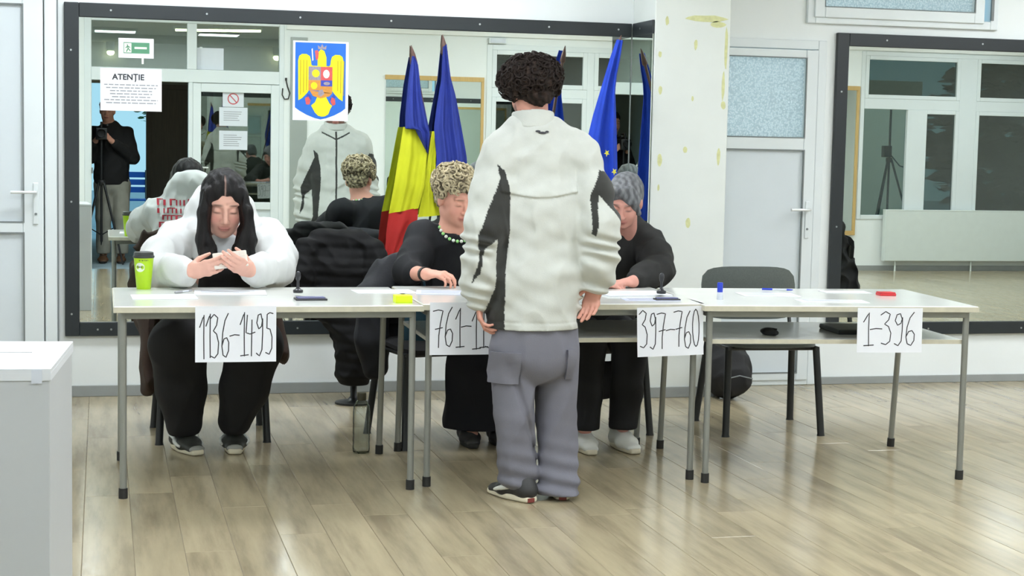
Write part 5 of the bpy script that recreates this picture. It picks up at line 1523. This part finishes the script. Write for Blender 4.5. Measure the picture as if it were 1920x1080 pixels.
for (px0, pz0, w_, h_) in (((1.6518, 6.2000, 1.4518)[0], (1.6518, 6.2000, 1.4518)[2], .016, .0045), ((1.6346, 6.2000, 1.4576)[0], (1.6346, 6.2000, 1.4576)[2], .010, .004), ((1.6709, 6.2000, 1.4563)[0], (1.6709, 6.2000, 1.4563)[2], .007, .004)):
    pts = []
    for k in range(12):
        x_ = px0 + w_ * math.cos(2 * PI * k / 12); z_ = pz0 + h_ * math.sin(2 * PI * k / 12); pts.append((x_, back_y(ov, x_, z_, -1, .01) - .0016, z_))
    b = B(); b.add(pts + [(p[0], p[1] + .004, p[2]) for p in pts], [tuple(range(12)), tuple(range(23, 11, -1))] + [(k, (k + 1) % 12, 12 + (k + 1) % 12, 12 + k) for k in range(12)]); b.build('back_logo', 'ink', jk)
shoe(man, 'shoe', (1.6468, 6.1878, 0.0000)[:2], (1.5257, 6.4260, 0.0000)[:2], 'shoe_black', 'sole_cream', h=.08, w=.052, accent='shoe_white', stripe='shoe_white')
shoe(man, 'shoe', (1.772, 6.215), (1.835, 6.48), 'shoe_black', 'sole_cream', h=.045, w=.052, accent='shoe_white')
P_ = B(); c_ = (1.6489, 6.1875, 0.0000)
P_.obox((c_[0] - .012, c_[1] - .001, .013), (.03, .006, .016), Matrix.Rotation(.35, 3, 'Z')); P_.build('heel_tab', 'sole_red', man)
P_ = B(); P_.obox((1.772, 6.207, .013), (.03, .006, .016), Matrix.Rotation(-.2, 3, 'Z')); P_.build('heel_tab', 'sole_red', man)

# ================================================================== young woman with the phone
girl = person('young woman in a white hoodie looking down at her phone', (.52, 7.8, 0))
gs = 1.15
hc, hR = V((0.5304, 7.5000, 1.1098)), head_frame((.02, -.93, -.31), .03)
Ls, Le, Lw = V((0.3428, 7.7000, 0.9311)), V((0.2362, 7.4200, 0.8023)), V((0.3631, 7.1900, 0.8283))
Rs, Re, Rw = V((0.7431, 7.7000, 0.9383)), V((0.7598, 7.4200, 0.8122)), V((0.6261, 7.1900, 0.8331))
nb = V((0.5424, 7.6600, 0.9470))
S = Soft(.0040)
head(S, hc, hR, gs, jaw=1.08)
S.cap(hc + hR.T @ V(0, -.03, -.07), nb, .058, .062, .03)
S.loft(nb, V(.535, 7.74, .88), (.13, .07), (.17, .10), (1, 0, 0), .04)
S.loft(V(.535, 7.74, .88), V(.52, 7.92, .52), (.17, .10), (.17, .12), (1, 0, 0), .04)
limb(S, (Ls, Le, Lw), (.055, .046, .031), .03); limb(S, (Rs, Re, Rw), (.055, .046, .031), .03)
Lh, Lk, La = V(.42, 7.88, .50), V((0.3269, 7.4200, 0.4915)), V((0.3578, 7.4600, 0.1131))
Rh, Rk, Ra = V(.62, 7.88, .50), V((0.6672, 7.4200, 0.4882)), V((0.5824, 7.4600, 0.1203))
limb(S, (Lh, Lk, La), (.085, .07, .042), .03); limb(S, (Rh, Rk, Ra), (.085, .07, .042), .03)
ph = V((0.5361, 7.1500, 0.8867))
hand(S, Lw, V((0.5175, 7.1100, 0.8737)) - Lw, (.1, .9, .25), True, (.12, .35, .3), .02, .95, 1.05)
hand(S, Rw, V((0.5026, 7.0600, 0.9001)) - Rw, (-.1, .9, .3), False, (.15, .4, .35), .03, .85, 1.05)
S.mesh('body', 'skin', girl, skin_color(hc, hR, gs, (222, 172, 154), lip=(186, 112, 108), brow=(64, 44, 38), blush=.55))
# hair
S = Soft(.0045)
Lg = put(S, hc, hR, gs)
S.ell(Lg((0, -.022, .042)), V(.088, .108, .094) * gs, hR, .02)
S.ell(Lg((0, -.06, -.05)), V(.085, .06, .10) * gs, hR, .03)
for sx, pts in ((-1, ((0.4448, 7.4500, 1.1606), (0.4411, 7.4200, 1.0721), (0.4520, 7.4000, 0.9554), (0.4599, 7.3700, 0.8396))), (1, ((0.6087, 7.4500, 1.1626), (0.6233, 7.4200, 1.0738), (0.6270, 7.4000, 0.9563), (0.6135, 7.3700, 0.8446)))):
    Q = [V(p) for p in pts]
    S.loft(Q[0], Q[1], (.022, .055), (.026, .05), (1, 0, 0), .02); S.loft(Q[1], Q[2], (.030, .045), (.044, .03), (1, 0, 0), .02)
    S.loft(Q[2], Q[3], (.044, .03), (.042, .018), (1, 0, 0), .02)
S.loft(V((0.5932, 7.4200, 1.0024)), V((0.5947, 7.3700, 0.8493)), (.02, .03), (.042, .018), (1, 0, 0), .02)
S.ell(Lg((0, .122, -.018)), V(.067, .072, .112) * gs, hR, .012, 's')
_g0 = np.array(lin((8, 7, 7))); _g1 = np.array(lin((22, 18, 18))); _gw = waves(8, 6, 90, 260, (1, .6, .12))
S.disp(lambda P: _gw(P), .0024)
def girl_hair(P):
    col = _g0 + (_g1 - _g0) * np.clip(.5 + .5 * _gw(P), 0, 1)[:, None]
    q = (P - hc) @ hR.T / gs
    part = np.exp(-(((q[:, 0] - .004) / .0022) ** 2)) * (q[:, 2] > .06) * np.clip((q[:, 1] - .02) / .03, 0, .8)
    return col * (1 - .75 * part[:, None]) + np.array(lin((206, 168, 154))) * .75 * part[:, None]
S.mesh('hair', 'hair_attr', girl, girl_hair, label='long straight black hair with a centre parting')
# tee under the hoodie
S = Soft(.006)
S.loft(V((0.5354, 7.5600, 0.9410)), V((0.5333, 7.5200, 0.8039)), (.07, .04), (.09, .05), (1, 0, 0), .03)
S.mesh('tee_shirt', 'box_side', girl)
S = Soft(.006)
S.loft(V((0.5357, 7.5200, 0.7918)), V((0.5436, 7.6200, 0.6367)), (.11, .06), (.13, .08), (1, 0, 0), .03)
S.mesh('dark_undershirt', 'black_cloth', girl)
# hoodie
S = Soft(.0060)
S.loft(nb + V(0, .05, .0), V(.535, 7.79, .92), (.15, .09), (.225, .125), (1, 0, 0), .05)
S.loft(V(.535, 7.79, .92), V(.525, 7.90, .56), (.225, .13), (.235, .17), (1, 0, 0), .05)
S.ell(Ls, (.10, .10, .09), None, .06); S.ell(Rs, (.10, .10, .09), None, .06)
limb(S, (Ls, Ls * .5 + Le * .5 + V(-.012, .0, .0), Le + V(0, 0, .012), Le * .4 + Lw * .6 + V(0, 0, .01), Lw * .8 + Le * .2, Lw * .88 + Le * .12), (.095, .098, .078, .066, .060, .046), .03)
limb(S, (Rs, Rs * .5 + Re * .5 + V(.012, .0, .0), Re + V(0, 0, .012), Re * .4 + Rw * .6 + V(0, 0, .01), Rw * .8 + Re * .2, Rw * .88 + Re * .12), (.095, .098, .078, .066, .060, .046), .03)
S.ell((.535, 7.80, 1.06), (.165, .10, .12), None, .05)
S.ell((.535, 7.84, 1.13), (.11, .07, .075), None, .04)
S.loft(V((0.4249, 7.5800, 0.9681)), V((0.4540, 7.5400, 0.8143)), (.05, .03), (.05, .03), (1, 0, 0), .03)
S.loft(V((0.6734, 7.5800, 0.9697)), V((0.6373, 7.5400, 0.8145)), (.05, .03), (.05, .03), (1, 0, 0), .03)
S.ell(V((0.5314, 7.5000, 0.9016)), (.048, .07, .09), None, .02, 's')
S.ell(hc, (.10, .12, .13), None, .02, 's')
S.disp(folds(41, 20, 48), .006); S.disp(waves(42, 8, 50, 120), .003)
hd = S.mesh('hoodie', 'white_cloth', girl, relax=1, label='white hooded sweatshirt with red lettering on the back')
ov = o_verts[hd.name]
b = B(); rr = random.Random(5)
for (z_, x0, x1, hgt) in ((1.005, .33, .66, .040), (.955, .33, .64, .034), (.912, .36, .58, .030), (.868, .34, .56, .034)):
    x_ = x0
    while x_ < x1:
        w_ = rr.choice((.014, .018, .024))
        st = [(x_, z_ - hgt / 2), (x_ + .004, z_ + hgt / 2)] if rr.random() < .6 else [(x_, z_ + hgt / 2), (x_ + w_, z_ - hgt / 2)]
        for (u0, v0, u1, v1) in ((x_, z_ - hgt / 2, x_ + w_ * .55, z_ + hgt / 2), (x_, z_ + hgt * .3, x_ + w_ * 1.5, z_ + hgt / 2)) if rr.random() < .5 else ((x_, z_ - hgt / 2, x_ + w_ * .6, z_ + hgt * .35),):
            q = [(u0, v0), (u1, v0), (u1, v1), (u0, v1)]
            b.add([(u, back_y(ov, u, v, 1, .012) + .0025, v) for u, v in q], [(0, 1, 2, 3)])
        x_ += w_ * 1.55
b.build('back_lettering', 'hoodie_red', hd, label='red gothic lettering')
b = B(); _dp = [V((0.4205, 7.5000, 0.9370)), V((0.4045, 7.4600, 0.8801))]
# trousers
S = Soft(.0065)
S.loft(V(.52, 7.93, .56), V(.52, 7.86, .50), (.22, .15), (.235, .13), (1, 0, 0), .04)
limb(S, (Lh, Lk, Lk * .45 + La * .55, La + V(0, 0, .015)), (.130, .125, .105, .078), .03)
limb(S, (Rh, Rk, Rk * .45 + Ra * .55, Ra + V(0, 0, .015)), (.130, .125, .105, .078), .03)
S.disp(folds(51, 20, 45), .006)
S.mesh('trousers', 'black_cloth', girl, cut=[((0, 0, .075), (0, 0, -1))], label='wide black trousers')
a = (0.3755, 7.4793, 0.0000); b_ = (0.4360, 7.3815, 0.0000)
s1 = shoe(girl, 'shoe', (.325, 7.58), (.42, 7.335), 'shoe_grey', 'sole_cream', h=.085, w=.054, accent='shoe_black', stripe='shoe_white', toecap='shoe_silver')
s2 = shoe(girl, 'shoe', (.590, 7.60), (.575, 7.34), 'shoe_grey', 'sole_cream', h=.085, w=.054, accent='shoe_black', stripe='shoe_white', toecap='shoe_silver')
# phone
t = thing('smartphone', 'white smartphone held in both hands by the young woman', 'phone', tuple(ph))
pR = Matrix.Rotation(-.45, 3, 'X') @ Matrix.Rotation(1.45, 3, 'Y')
pb = B().obox(tuple(ph), (.074, .009, .145), pR).build('case', 'phone_white', t, bevel=.004)
B().obox(tuple(ph + np.array(pR @ Vector((0, .0052, 0)))), (.067, .0012, .135), pR).build('screen', 'screen_glass', t)
B().obox(tuple(ph + np.array(pR @ Vector((-.02, -.0052, .052)))), (.022, .002, .024), pR).build('camera_bump', 'phone_white', pb, bevel=.002)

# ================================================================== woman with short curly hair
wom = person('woman with short curly blonde hair and a green bead necklace, in black', (1.72, 7.9, 0))
hc, hR = V((1.6123, 7.6000, 1.1474)), head_frame((.34, -.84, -.36), -.05)
nb = V((1.6252, 7.6600, 0.9912))
Ls, Le, Lw = V((1.4850, 7.7300, 0.9507)), V((1.3745, 7.5200, 0.7997)), V((1.4221, 7.3000, 0.8130))
Rs, Re, Rw = V((1.8151, 7.6700, 0.9563)), V((1.8552, 7.5000, 0.8017)), V((1.7265, 7.2800, 0.7954))
S = Soft(.0042)
head(S, hc, hR, 1.0, jaw=.95)
S.cap(hc + hR.T @ V(0, -.025, -.07), nb, .052, .056, .03)
S.loft(nb, V(1.675, 7.69, .9), (.10, .065), (.15, .095), (1, 0, 0), .04)
S.loft(V(1.675, 7.69, .9), V(1.64, 7.70, .52), (.15, .095), (.16, .11), (1, 0, 0), .04)
limb(S, (Ls, Le, Lw), (.05, .042, .028), .03); limb(S, (Rs, Re, Rw), (.05, .042, .028), .03)
for sx in (-1, 1): limb(S, (V(1.65 + sx * .09, 7.70, .53), V(1.74 + sx * .08, 7.46, .50), V(1.74 + sx * .07, 7.50, .10), V(1.74 + sx * .07, 7.42, .04)), (.08, .06, .04, .035), .03)
hand(S, Lw, V((1.5280, 7.2200, 0.8196)) - Lw, (.15, .2, -1), True, (.45, .6, .5), .03, .6, .95)
hand(S, Rw, (-.7, -.3, -.1), (0, .1, -1), False, (.3, .4, .3), .03, .5, .95)
S.mesh('body', 'skin', wom, skin_color(hc, hR, 1.0, (214, 158, 138), lip=(176, 100, 96), brow=(116, 88, 66), blush=.3))
S = Soft(.0042)
Lg = put(S, hc, hR, 1.0)
S.ell(Lg((0, -.025, .055)), (.083, .10, .08), hR, .02)
S.ell(Lg((0, -.06, -.01)), (.072, .055, .075), hR, .02)
curls(S, Lg((0, -.025, .055)), hR, (.092, .108, .088), 230, (.008, .014), 9, lambda v: v[2] > -.55 and not (v[1] > .35 and v[2] < .18), .005)
S.ell(Lg((0, .10, -.045)), (.075, .075, .085), hR, .012, 's')
_h0 = np.array(lin((84, 76, 64))); _h1 = np.array(lin((186, 174, 142))); _hw = waves(12, 8, 150, 380)
S.disp(waves(13, 9, 200, 480), .003)
S.mesh('hair', 'curl_attr', wom, lambda P: _h0 + (_h1 - _h0) * np.clip(.55 + .5 * _hw(P), 0, 1)[:, None], relax=1, label='short curly ash-blonde hair')
ringlets('loose_curls', 'hair_blonde', wom, Lg((0, -.022, .058)), hR, (.100, .116, .098), 190, 16, lambda v: v[2] > -.4 and not (v[1] > .45 and v[2] < .05), (.010, .018), .0042)
ringlets('darker_curls', 'hair_ash', wom, Lg((0, -.022, .055)), hR, (.096, .112, .092), 150, 17, lambda v: v[2] > -.6 and not (v[1] > .4 and v[2] < .12), (.009, .015), .004)
S = Soft(.006)
S.loft(nb + V(0, .01, -.035), V(1.675, 7.69, .92), (.11, .075), (.185, .11), (1, 0, 0), .05)
S.loft(V(1.675, 7.69, .92), V(1.65, 7.70, .54), (.185, .11), (.19, .12), (1, 0, 0), .05)
S.ell(Ls, (.082, .085, .08), None, .06); S.ell(Rs, (.082, .085, .08), None, .06)
limb(S, (Ls, Ls * .5 + Le * .5, Le + V(0, 0, .008), Le * .72 + Lw * .28), (.078, .076, .066, .060), .03)
limb(S, (Rs, Rs * .5 + Re * .5, Re + V(0, 0, .008), Re * .6 + Rw * .4), (.078, .076, .066, .060), .03)
S.ell(nb + V(.01, -.04, .06), (.075, .07, .09), None, .015, 's')
S.disp(folds(61, 20, 48), .005)
S.mesh('top', 'black_knit', wom, relax=1, label='plain black top with three-quarter sleeves')
S = Soft(.007)
S.loft(V(1.65, 7.70, .56), V(1.66, 7.66, .54), (.19, .12), (.19, .07), (1, 0, 0), .04)
for sx in (-1, 1): S.cap(V(1.66 + sx * .08, 7.68, .555), V(1.74 + sx * .07, 7.47, .51), .085, .09, .06)
S.loft(V(1.74, 7.46, .50), V(1.74, 7.50, .12), (.17, .10), (.19, .14), (1, 0, 0), .04)
S.disp(folds(62, 16, 40, (1, 1, .2)), .008)
S.mesh('skirt', 'navy_skirt', wom, cut=[((0, 0, .075), (0, 0, -1))], label='long dark skirt')
for sx in (-1, 1): shoe(wom, 'shoe', (1.735 + sx * .07, 7.56), (1.74 + sx * .075, 7.33), 'shoe_black', 'rubber', h=.075, w=.046, accent='shoe_black')
# necklace of large beads
b = B(); b2 = B()
ncl = []
for k in range(26):
    a = 2 * PI * k / 26
    ncl.append(nb + V(.078 * math.cos(a), -.02 - .085 * math.sin(a), .016 - .062 * max(0, math.sin(a)) + .018 * min(0, math.sin(a)) * -1))
for k, p in enumerate(ncl):
    o = B().lathe([(.0001, -.0085), (.006, -.006), (.0085, 0), (.006, .006), (.0001, .0085)], tuple(p), 10).build('necklace_bead', 'bead_green' if k % 2 else 'bead_white', wom, smooth=True)
wd = unit(Lw - Le); wc = Lw - wd * .018
B().tube([tuple(wc - wd * .011), tuple(wc + wd * .011)], .0335, 18).build('watch', 'watch_black', wom, smooth=True, label='dark wristwatch strap')

# ================================================================== grey-haired person
gre = person('grey-haired person in a black jacket bent over papers, half hidden', (2.36, 7.75, 0))
hc, hR = V((2.4208, 7.5200, 1.1446)), head_frame((-.40, -.74, -.46), .08)
nb = V((2.4700, 7.6600, 0.9894))
Ls, Le, Lw = V((2.2988, 7.6600, 0.9184)), V((2.1446, 7.4200, 0.7885)), V((2.1966, 7.2200, 0.7760))
Rs, Re, Rw = V((2.5808, 7.6600, 0.9302)), V((2.5709, 7.4600, 0.8030)), V((2.3770, 7.2400, 0.7839))
S = Soft(.0042)
head(S, hc, hR, .98)
S.cap(hc + hR.T @ V(0, -.03, -.07), nb, .054, .058, .03)
S.loft(nb + V(0, .03, -.04), V(2.42, 7.74, .86), (.09, .05), (.13, .08), (1, 0, 0), .04)
S.loft(V(2.42, 7.74, .86), V(2.38, 7.82, .50), (.13, .08), (.14, .10), (1, 0, 0), .04)
limb(S, (Ls, Le, Lw), (.05, .042, .028), .03); limb(S, (Rs, Re, Rw), (.05, .042, .028), .03)
Lh, Lk, La = V(2.29, 7.80, .49), V(2.20, 7.36, .49), V((2.1659, 7.2400, 0.1117))
Rh, Rk, Ra = V(2.46, 7.80, .49), V(2.415, 7.36, .49), V((2.3490, 7.2400, 0.1177))
limb(S, (Lh, Lk, La), (.08, .06, .038), .03); limb(S, (Rh, Rk, Ra), (.08, .06, .038), .03)
hand(S, Lw, (.95, -.15, -.05), (.05, .1, -1), True, (.3, .45, .35), .03, .6)
hand(S, Rw, (-.95, -.2, -.06), (-.05, .1, -1), False, (.35, .45, .35), .03, .6)
S.mesh('body', 'skin', gre, skin_color(hc, hR, .98, (204, 148, 134), brow=(90, 84, 82)))
S = Soft(.0045)
Lg = put(S, hc, hR, .98)
S.ell(Lg((0, -.022, .045)), (.085, .106, .088), hR, .02)
S.ell(Lg((0, -.055, -.02)), (.078, .06, .09), hR, .03)
S.cap(Lg((.03, .06, .095)), Lg((.075, .055, .03)), .022, .016, .02); S.cap(Lg((-.03, .06, .095)), Lg((-.07, .05, .04)), .022, .016, .02)
S.ell(Lg((.012, .115, -.03)), (.062, .07, .092), hR, .015, 's')
S.cap(Lg((.01, .078, .098)), Lg((-.05, .072, .045)), .020, .018, .02); S.cap(Lg((-.05, .072, .045)), Lg((-.074, .035, -.04)), .018, .014, .02)
_h2 = np.array(lin((84, 85, 88))); _h3 = np.array(lin((122, 124, 127))); _h3w = waves(15, 6, 110, 260, (1, .5, .4))
S.disp(lambda P: _h3w(P), .0012)
S.mesh('hair', 'hair_attr', gre, lambda P: _h2 + (_h3 - _h2) * np.clip(.5 + .5 * _h3w(P), 0, 1)[:, None], label='straight grey hair')
S = Soft(.006)
S.loft(nb + V(0, .03, .0), V(2.43, 7.74, .88), (.12, .08), (.18, .12), (1, 0, 0), .05)
S.loft(V(2.43, 7.74, .88), V(2.38, 7.82, .54), (.18, .12), (.19, .14), (1, 0, 0), .05)
S.ell(Ls, (.085, .085, .08), None, .06); S.ell(Rs, (.085, .085, .08), None, .06)
limb(S, (Ls, Ls * .5 + Le * .5, Le + V(0, 0, .01), Le * .5 + Lw * .5, Lw * .9 + Le * .1), (.082, .082, .07, .062, .045), .03)
limb(S, (Rs, Rs * .5 + Re * .5 + V(.015, 0, 0), Re + V(.005, 0, .012), Re * .5 + Rw * .5 + V(0, 0, .006), Rw * .85 + Re * .15), (.082, .084, .074, .064, .045), .03)
S.cap(nb + V(.05, .02, .05), nb + V(.10, .0, .0), .035, .04, .03); S.cap(nb + V(-.05, .02, .05), nb + V(-.10, .0, .0), .035, .04, .03)
S.ell(nb + V(-.02, -.06, .075), (.045, .06, .06), None, .015, 's')
S.disp(folds(71, 20, 48), .006); S.disp(waves(72, 8, 50, 120), .0025)
S.mesh('jacket', 'black_denim', gre, relax=1, label='black collared jacket')
S = Soft(.0065)
S.loft(V(2.38, 7.82, .54), V(2.38, 7.78, .49), (.18, .13), (.19, .11), (1, 0, 0), .04)
limb(S, (Lh, Lk, Lk * .4 + La * .6, La), (.10, .088, .072, .064), .03)
limb(S, (Rh, Rk, Rk * .4 + Ra * .6, Ra), (.10, .088, .072, .064), .03)
S.disp(folds(73, 20, 45), .005)
S.mesh('trousers', 'black_cloth', gre, cut=[((0, 0, .10), (0, 0, -1))], label='black trousers')
shoe(gre, 'shoe', (2.17, 7.36), (2.165, 7.10), 'shoe_white', 'sole_cream', h=.09, w=.05, accent='shoe_white')
shoe(gre, 'shoe', (2.345, 7.36), (2.375, 7.10), 'shoe_white', 'sole_cream', h=.09, w=.05, accent='shoe_white')

# ================================================================== camera operator (seen only in the mirror)
ope = person('camera operator in a black jacket reflected in the doorway, behind a tripod', (.12, -.45, 0))
hc, hR = V(.065, -.42, 1.665), head_frame((-.12, .95, -.12))
S = Soft(.0055)
head(S, hc, hR, 1.0)
S.cap(hc + V(0, -.01, -.06), (.09, -.45, 1.48), .056, .06, .03)
S.loft(V(.09, -.45, 1.48), V(.11, -.46, 1.32), (.12, .07), (.16, .10), (1, 0, 0), .04)
S.loft(V(.11, -.46, 1.32), V(.11, -.46, .95), (.16, .10), (.15, .11), (1, 0, 0), .04)
Ls, Le, Lw = V(-.07, -.45, 1.42), V(-.14, -.40, 1.16), V(-.06, -.24, 1.33)
Rs, Re, Rw = V(.27, -.45, 1.42), V(.33, -.38, 1.16), V(.10, -.22, 1.34)
limb(S, (Ls, Le, Lw), (.05, .042, .03), .03); limb(S, (Rs, Re, Rw), (.05, .042, .03), .03)
for sx, x_ in ((-1, .02), (1, .21)): limb(S, (V(x_, -.46, .90), V(x_, -.44, .50), V(x_, -.47, .09)), (.08, .06, .04), .03)
hand(S, Lw, (.3, .6, .55), (.9, -.2, 0), False, (.5, .6, .4)); hand(S, Rw, (-.4, .6, .5), (-.9, -.3, 0), True, (.5, .6, .4))
S.mesh('body', 'skin', ope, skin_color(hc, hR, 1.0, (200, 146, 126)))
S = Soft(.006)
S.ell(hc + hR.T @ V(0, -.025, .05), (.086, .10, .085), hR, .02); S.ell(hc + hR.T @ V(0, -.06, -.02), (.07, .05, .07), hR, .02)
S.ell(hc + hR.T @ V(0, .11, -.03), (.07, .07, .085), hR, .015, 's'); S.disp(waves(81, 8, 120, 300), .004)
S.mesh('hair', 'curl_attr', ope, flat((38, 32, 28)), label='dark hair')
S = Soft(.008)
S.loft(V(.09, -.45, 1.47), V(.11, -.46, 1.34), (.12, .09), (.19, .12), (1, 0, 0), .05)
S.loft(V(.11, -.46, 1.34), V(.11, -.46, .90), (.19, .13), (.19, .14), (1, 0, 0), .05)
limb(S, (Ls, Le, Le * .2 + Lw * .8), (.08, .07, .05), .04); limb(S, (Rs, Re, Re * .2 + Rw * .8), (.08, .07, .05), .04)
S.disp(folds(82, 20, 45), .006)
S.mesh('jacket', 'black_cloth', ope, cut=[((0, 0, .86), (0, 0, -1))], label='black jacket')
S = Soft(.008)
S.loft(V(.115, -.46, .92), V(.115, -.46, .85), (.17, .12), (.17, .12), (1, 0, 0), .03)
for x_ in (.02, .21): limb(S, (V(x_, -.46, .86), V(x_, -.44, .50), V(x_, -.47, .13)), (.10, .085, .075), .03)
S.disp(folds(83, 20, 45), .005)
S.mesh('trousers', 'trouser_stone', ope, cut=[((0, 0, .10), (0, 0, -1))], label='grey trousers')
for x_ in (.02, .21): shoe(ope, 'boot', (x_, -.56), (x_ - .01, -.28), 'boot_brown', 'rubber', h=.14, w=.052, accent='rubber', res=.006)
tp = tripod('black camera tripod standing in the reflected doorway', (0.0, -.19), 1.345, .26, 'camera_tripod')
t = thing('video_camera', 'black video camera on the tripod in the reflected doorway', 'video camera', (0, -.19, 1.345))
box('body', (-.06, -.34, 1.345), (.06, -.10, 1.475), 'dark_plastic', t, bevel=.012)
B().tube([(0, -.10, 1.415), (0, -.075, 1.415), (0, -.03, 1.415)], [.04, .045, .045], 20, cap=False).build('lens_hood', 'dark_plastic', t, smooth=True)
B().tube([(0, -.30, 1.475), (0, -.29, 1.53), (0, -.16, 1.53), (0, -.15, 1.475)], .012, 10).build('carry_handle', 'dark_plastic', t, smooth=True)
box('viewfinder', (-.035, -.42, 1.43), (.025, -.34, 1.48), 'dark_plastic', t, bevel=.008)
box('microphone', (.05, -.22, 1.49), (.075, -.06, 1.515), 'dark_plastic', t, bevel=.01)

# ================================================================== coats over the chairs
t = thing('quilted_jacket', 'black quilted jacket piled up against the mirror between the two seated women', 'jacket', (1.27, 8.72, .12))
S = Soft(.007)
YJ = 8.72
S.loft(V((1.2242, 8.7200, 0.8432)), V((1.2197, 8.7200, 0.7354)), (.17, .06), (.235, .085), (1, 0, 0), .05)
S.loft(V((1.2197, 8.7200, 0.7354)), V((1.2388, 8.7200, 0.5645)), (.235, .085), (.20, .10), (1, 0, 0), .05)
S.loft(V((1.2649, 8.7000, 0.5237)), V((1.3266, 8.6800, 0.3685)), (.15, .09), (.115, .09), (1, 0, 0), .05)
S.loft(V((1.3266, 8.6800, 0.3685)), V((1.3047, 8.6700, 0.1697)), (.115, .09), (.10, .08), (1, 0, 0), .05)
limb(S, ((1.0469, 8.6800, 0.8366), (1.0193, 8.6500, 0.7124), (1.0361, 8.6400, 0.5870)), (.06, .062, .055), .03)
limb(S, ((1.4008, 8.6800, 0.8297), (1.4303, 8.6400, 0.6995), (1.4124, 8.6200, 0.5170), (1.3666, 8.6000, 0.2925)), (.06, .066, .06, .05), .03)
S.cap((1.1217, 8.7200, 0.8880), (1.3263, 8.7200, 0.8892), .045, .045, .05)
S.disp(lambda P: np.abs(np.sin(P[:, 2] * PI / .05 + np.sin(P[:, 0] * 6))) - .5, .0045)
S.disp(folds(91, 25, 60), .006)
S.mesh('quilted_shell', 'puffer', t, cut=[((1.3054, 8.6700, 0.1067), (0, 0, -1))])
t = thing('pole_stool', 'black single-pole stool hidden under the quilted jacket', 'stool', ((1.3100, 8.7000, 0.1021)[0], 8.72, 0))
px_ = (1.3100, 8.7000, 0.1021)[0]
B().lathe([(.10, 0), (.10, .01), (.03, .025), (.018, .04), (.018, .46), (.02, .47)], (px_, 8.72, 0), 20).build('pole_base', 'chair_metal', t, smooth=True)
B().lathe([(.10, .46), (.115, .47), (.115, .49), (.10, .50)], (px_, 8.72, 0), 20).build('seat', 'chair_fabric_black', t, smooth=True)
t = thing('navy_jacket', 'dark grey-blue jacket over the chair back beside the curly-haired woman', 'jacket', (1.47, 7.85, .5))
S = Soft(.007)
S.loft(V(1.50, 7.885, .80), V(1.50, 7.90, .50), (.25, .055), (.27, .075), (1, .2, 0), .05)
limb(S, (V(1.37, 7.82, .80), V(1.26, 7.77, .66), V(1.25, 7.74, .45), V(1.27, 7.73, .33)), (.075, .085, .075, .06), .04)
S.disp(folds(93, 20, 50), .008)
S.mesh('jacket_shell', 'navy_coat', t)
t = thing('brown_coat', "brown coat hanging over the young woman's chair", 'coat', (.50, 8.1, .2))
S = Soft(.007)
S.loft(V(.49, 8.14, .82), V(.49, 8.15, .50), (.26, .05), (.29, .06), (1, 0, 0), .05)
S.loft(V(.20, 8.08, .62), V(.215, 8.02, .20), (.035, .09), (.03, .10), (1, 0, 0), .04)
S.loft(V(.80, 8.08, .60), V(.845, 7.98, .36), (.03, .09), (.035, .08), (1, 0, 0), .04)
S.disp(folds(94, 20, 50), .009)
S.mesh('coat_shell', 'brown_coat', t)
t = thing('black_coat', 'black coat over a chair, reflected at the bottom of the right mirror', 'coat', (5.04, 7.24, .4))
S = Soft(.008)
S.loft(V(5.03, 7.22, .84), V(5.03, 7.24, .40), (.15, .06), (.30, .085), (1, .1, 0), .05)
S.cap(V(4.93, 7.22, .86), V(5.12, 7.22, .86), .05, .05, .05)
S.disp(folds(95, 20, 50), .009)
S.mesh('coat_shell', 'black_cloth', t)
t = thing('black_scarf', 'black garment hanging low from the chair of the grey-haired person', 'garment', (2.33, 7.60, .2))
S = Soft(.007)
S.loft(V(2.33, 7.66, .34), V(2.33, 7.66, .20), (.16, .025), (.17, .03), (1, 0, 0), .03)
S.disp(folds(96, 20, 50), .006)
S.mesh('cloth_shell', 'black_cloth', t, cut=[((0, 0, .165), (0, 0, -1))])
t = thing('teal_bag', 'teal cloth bag hanging beside the curly-haired woman under the desk', 'bag', (1.44, 7.62, .42))
S = Soft(.006)
S.loft(V(1.44, 7.62, .66), V(1.46, 7.62, .46), (.06, .04), (.10, .06), (1, 0, 0), .03)
S.disp(folds(97, 20, 50), .006); S.mesh('bag_body', 'teal_cloth', t)
B().tube([(1.40, 7.60, .68), (1.42, 7.6, .80), (1.46, 7.6, .80), (1.48, 7.60, .68)], .006, 8).build('strap', 'teal_cloth', t, smooth=True)
t = thing('backpack', 'round black backpack on the floor against the door, behind the empty chair', 'backpack', (3.44, 8.66, 0))
S = Soft(.007)
S.ell((3.42, 8.66, .155), (.135, .115, .155), None, .04); S.ell((3.43, 8.57, .11), (.095, .05, .085), None, .03)
S.cap((3.36, 8.68, .29), (3.47, 8.68, .29), .035, .035, .04)
S.disp(folds(98, 25, 60), .006)
bp_ = S.mesh('pack_body', 'bag_black', t, cut=[((0, 0, .0), (0, 0, -1))])
B().tube([(3.38, 8.68, .31), (3.39, 8.68, .36), (3.44, 8.68, .37), (3.46, 8.68, .31)], .009, 8).build('grab_handle', 'bag_black', t, smooth=True)
B().tube([(3.35, 8.515, .13), (3.43, 8.503, .15), (3.51, 8.515, .13)], .004, 6).build('zip', 'gasket', t, smooth=True)
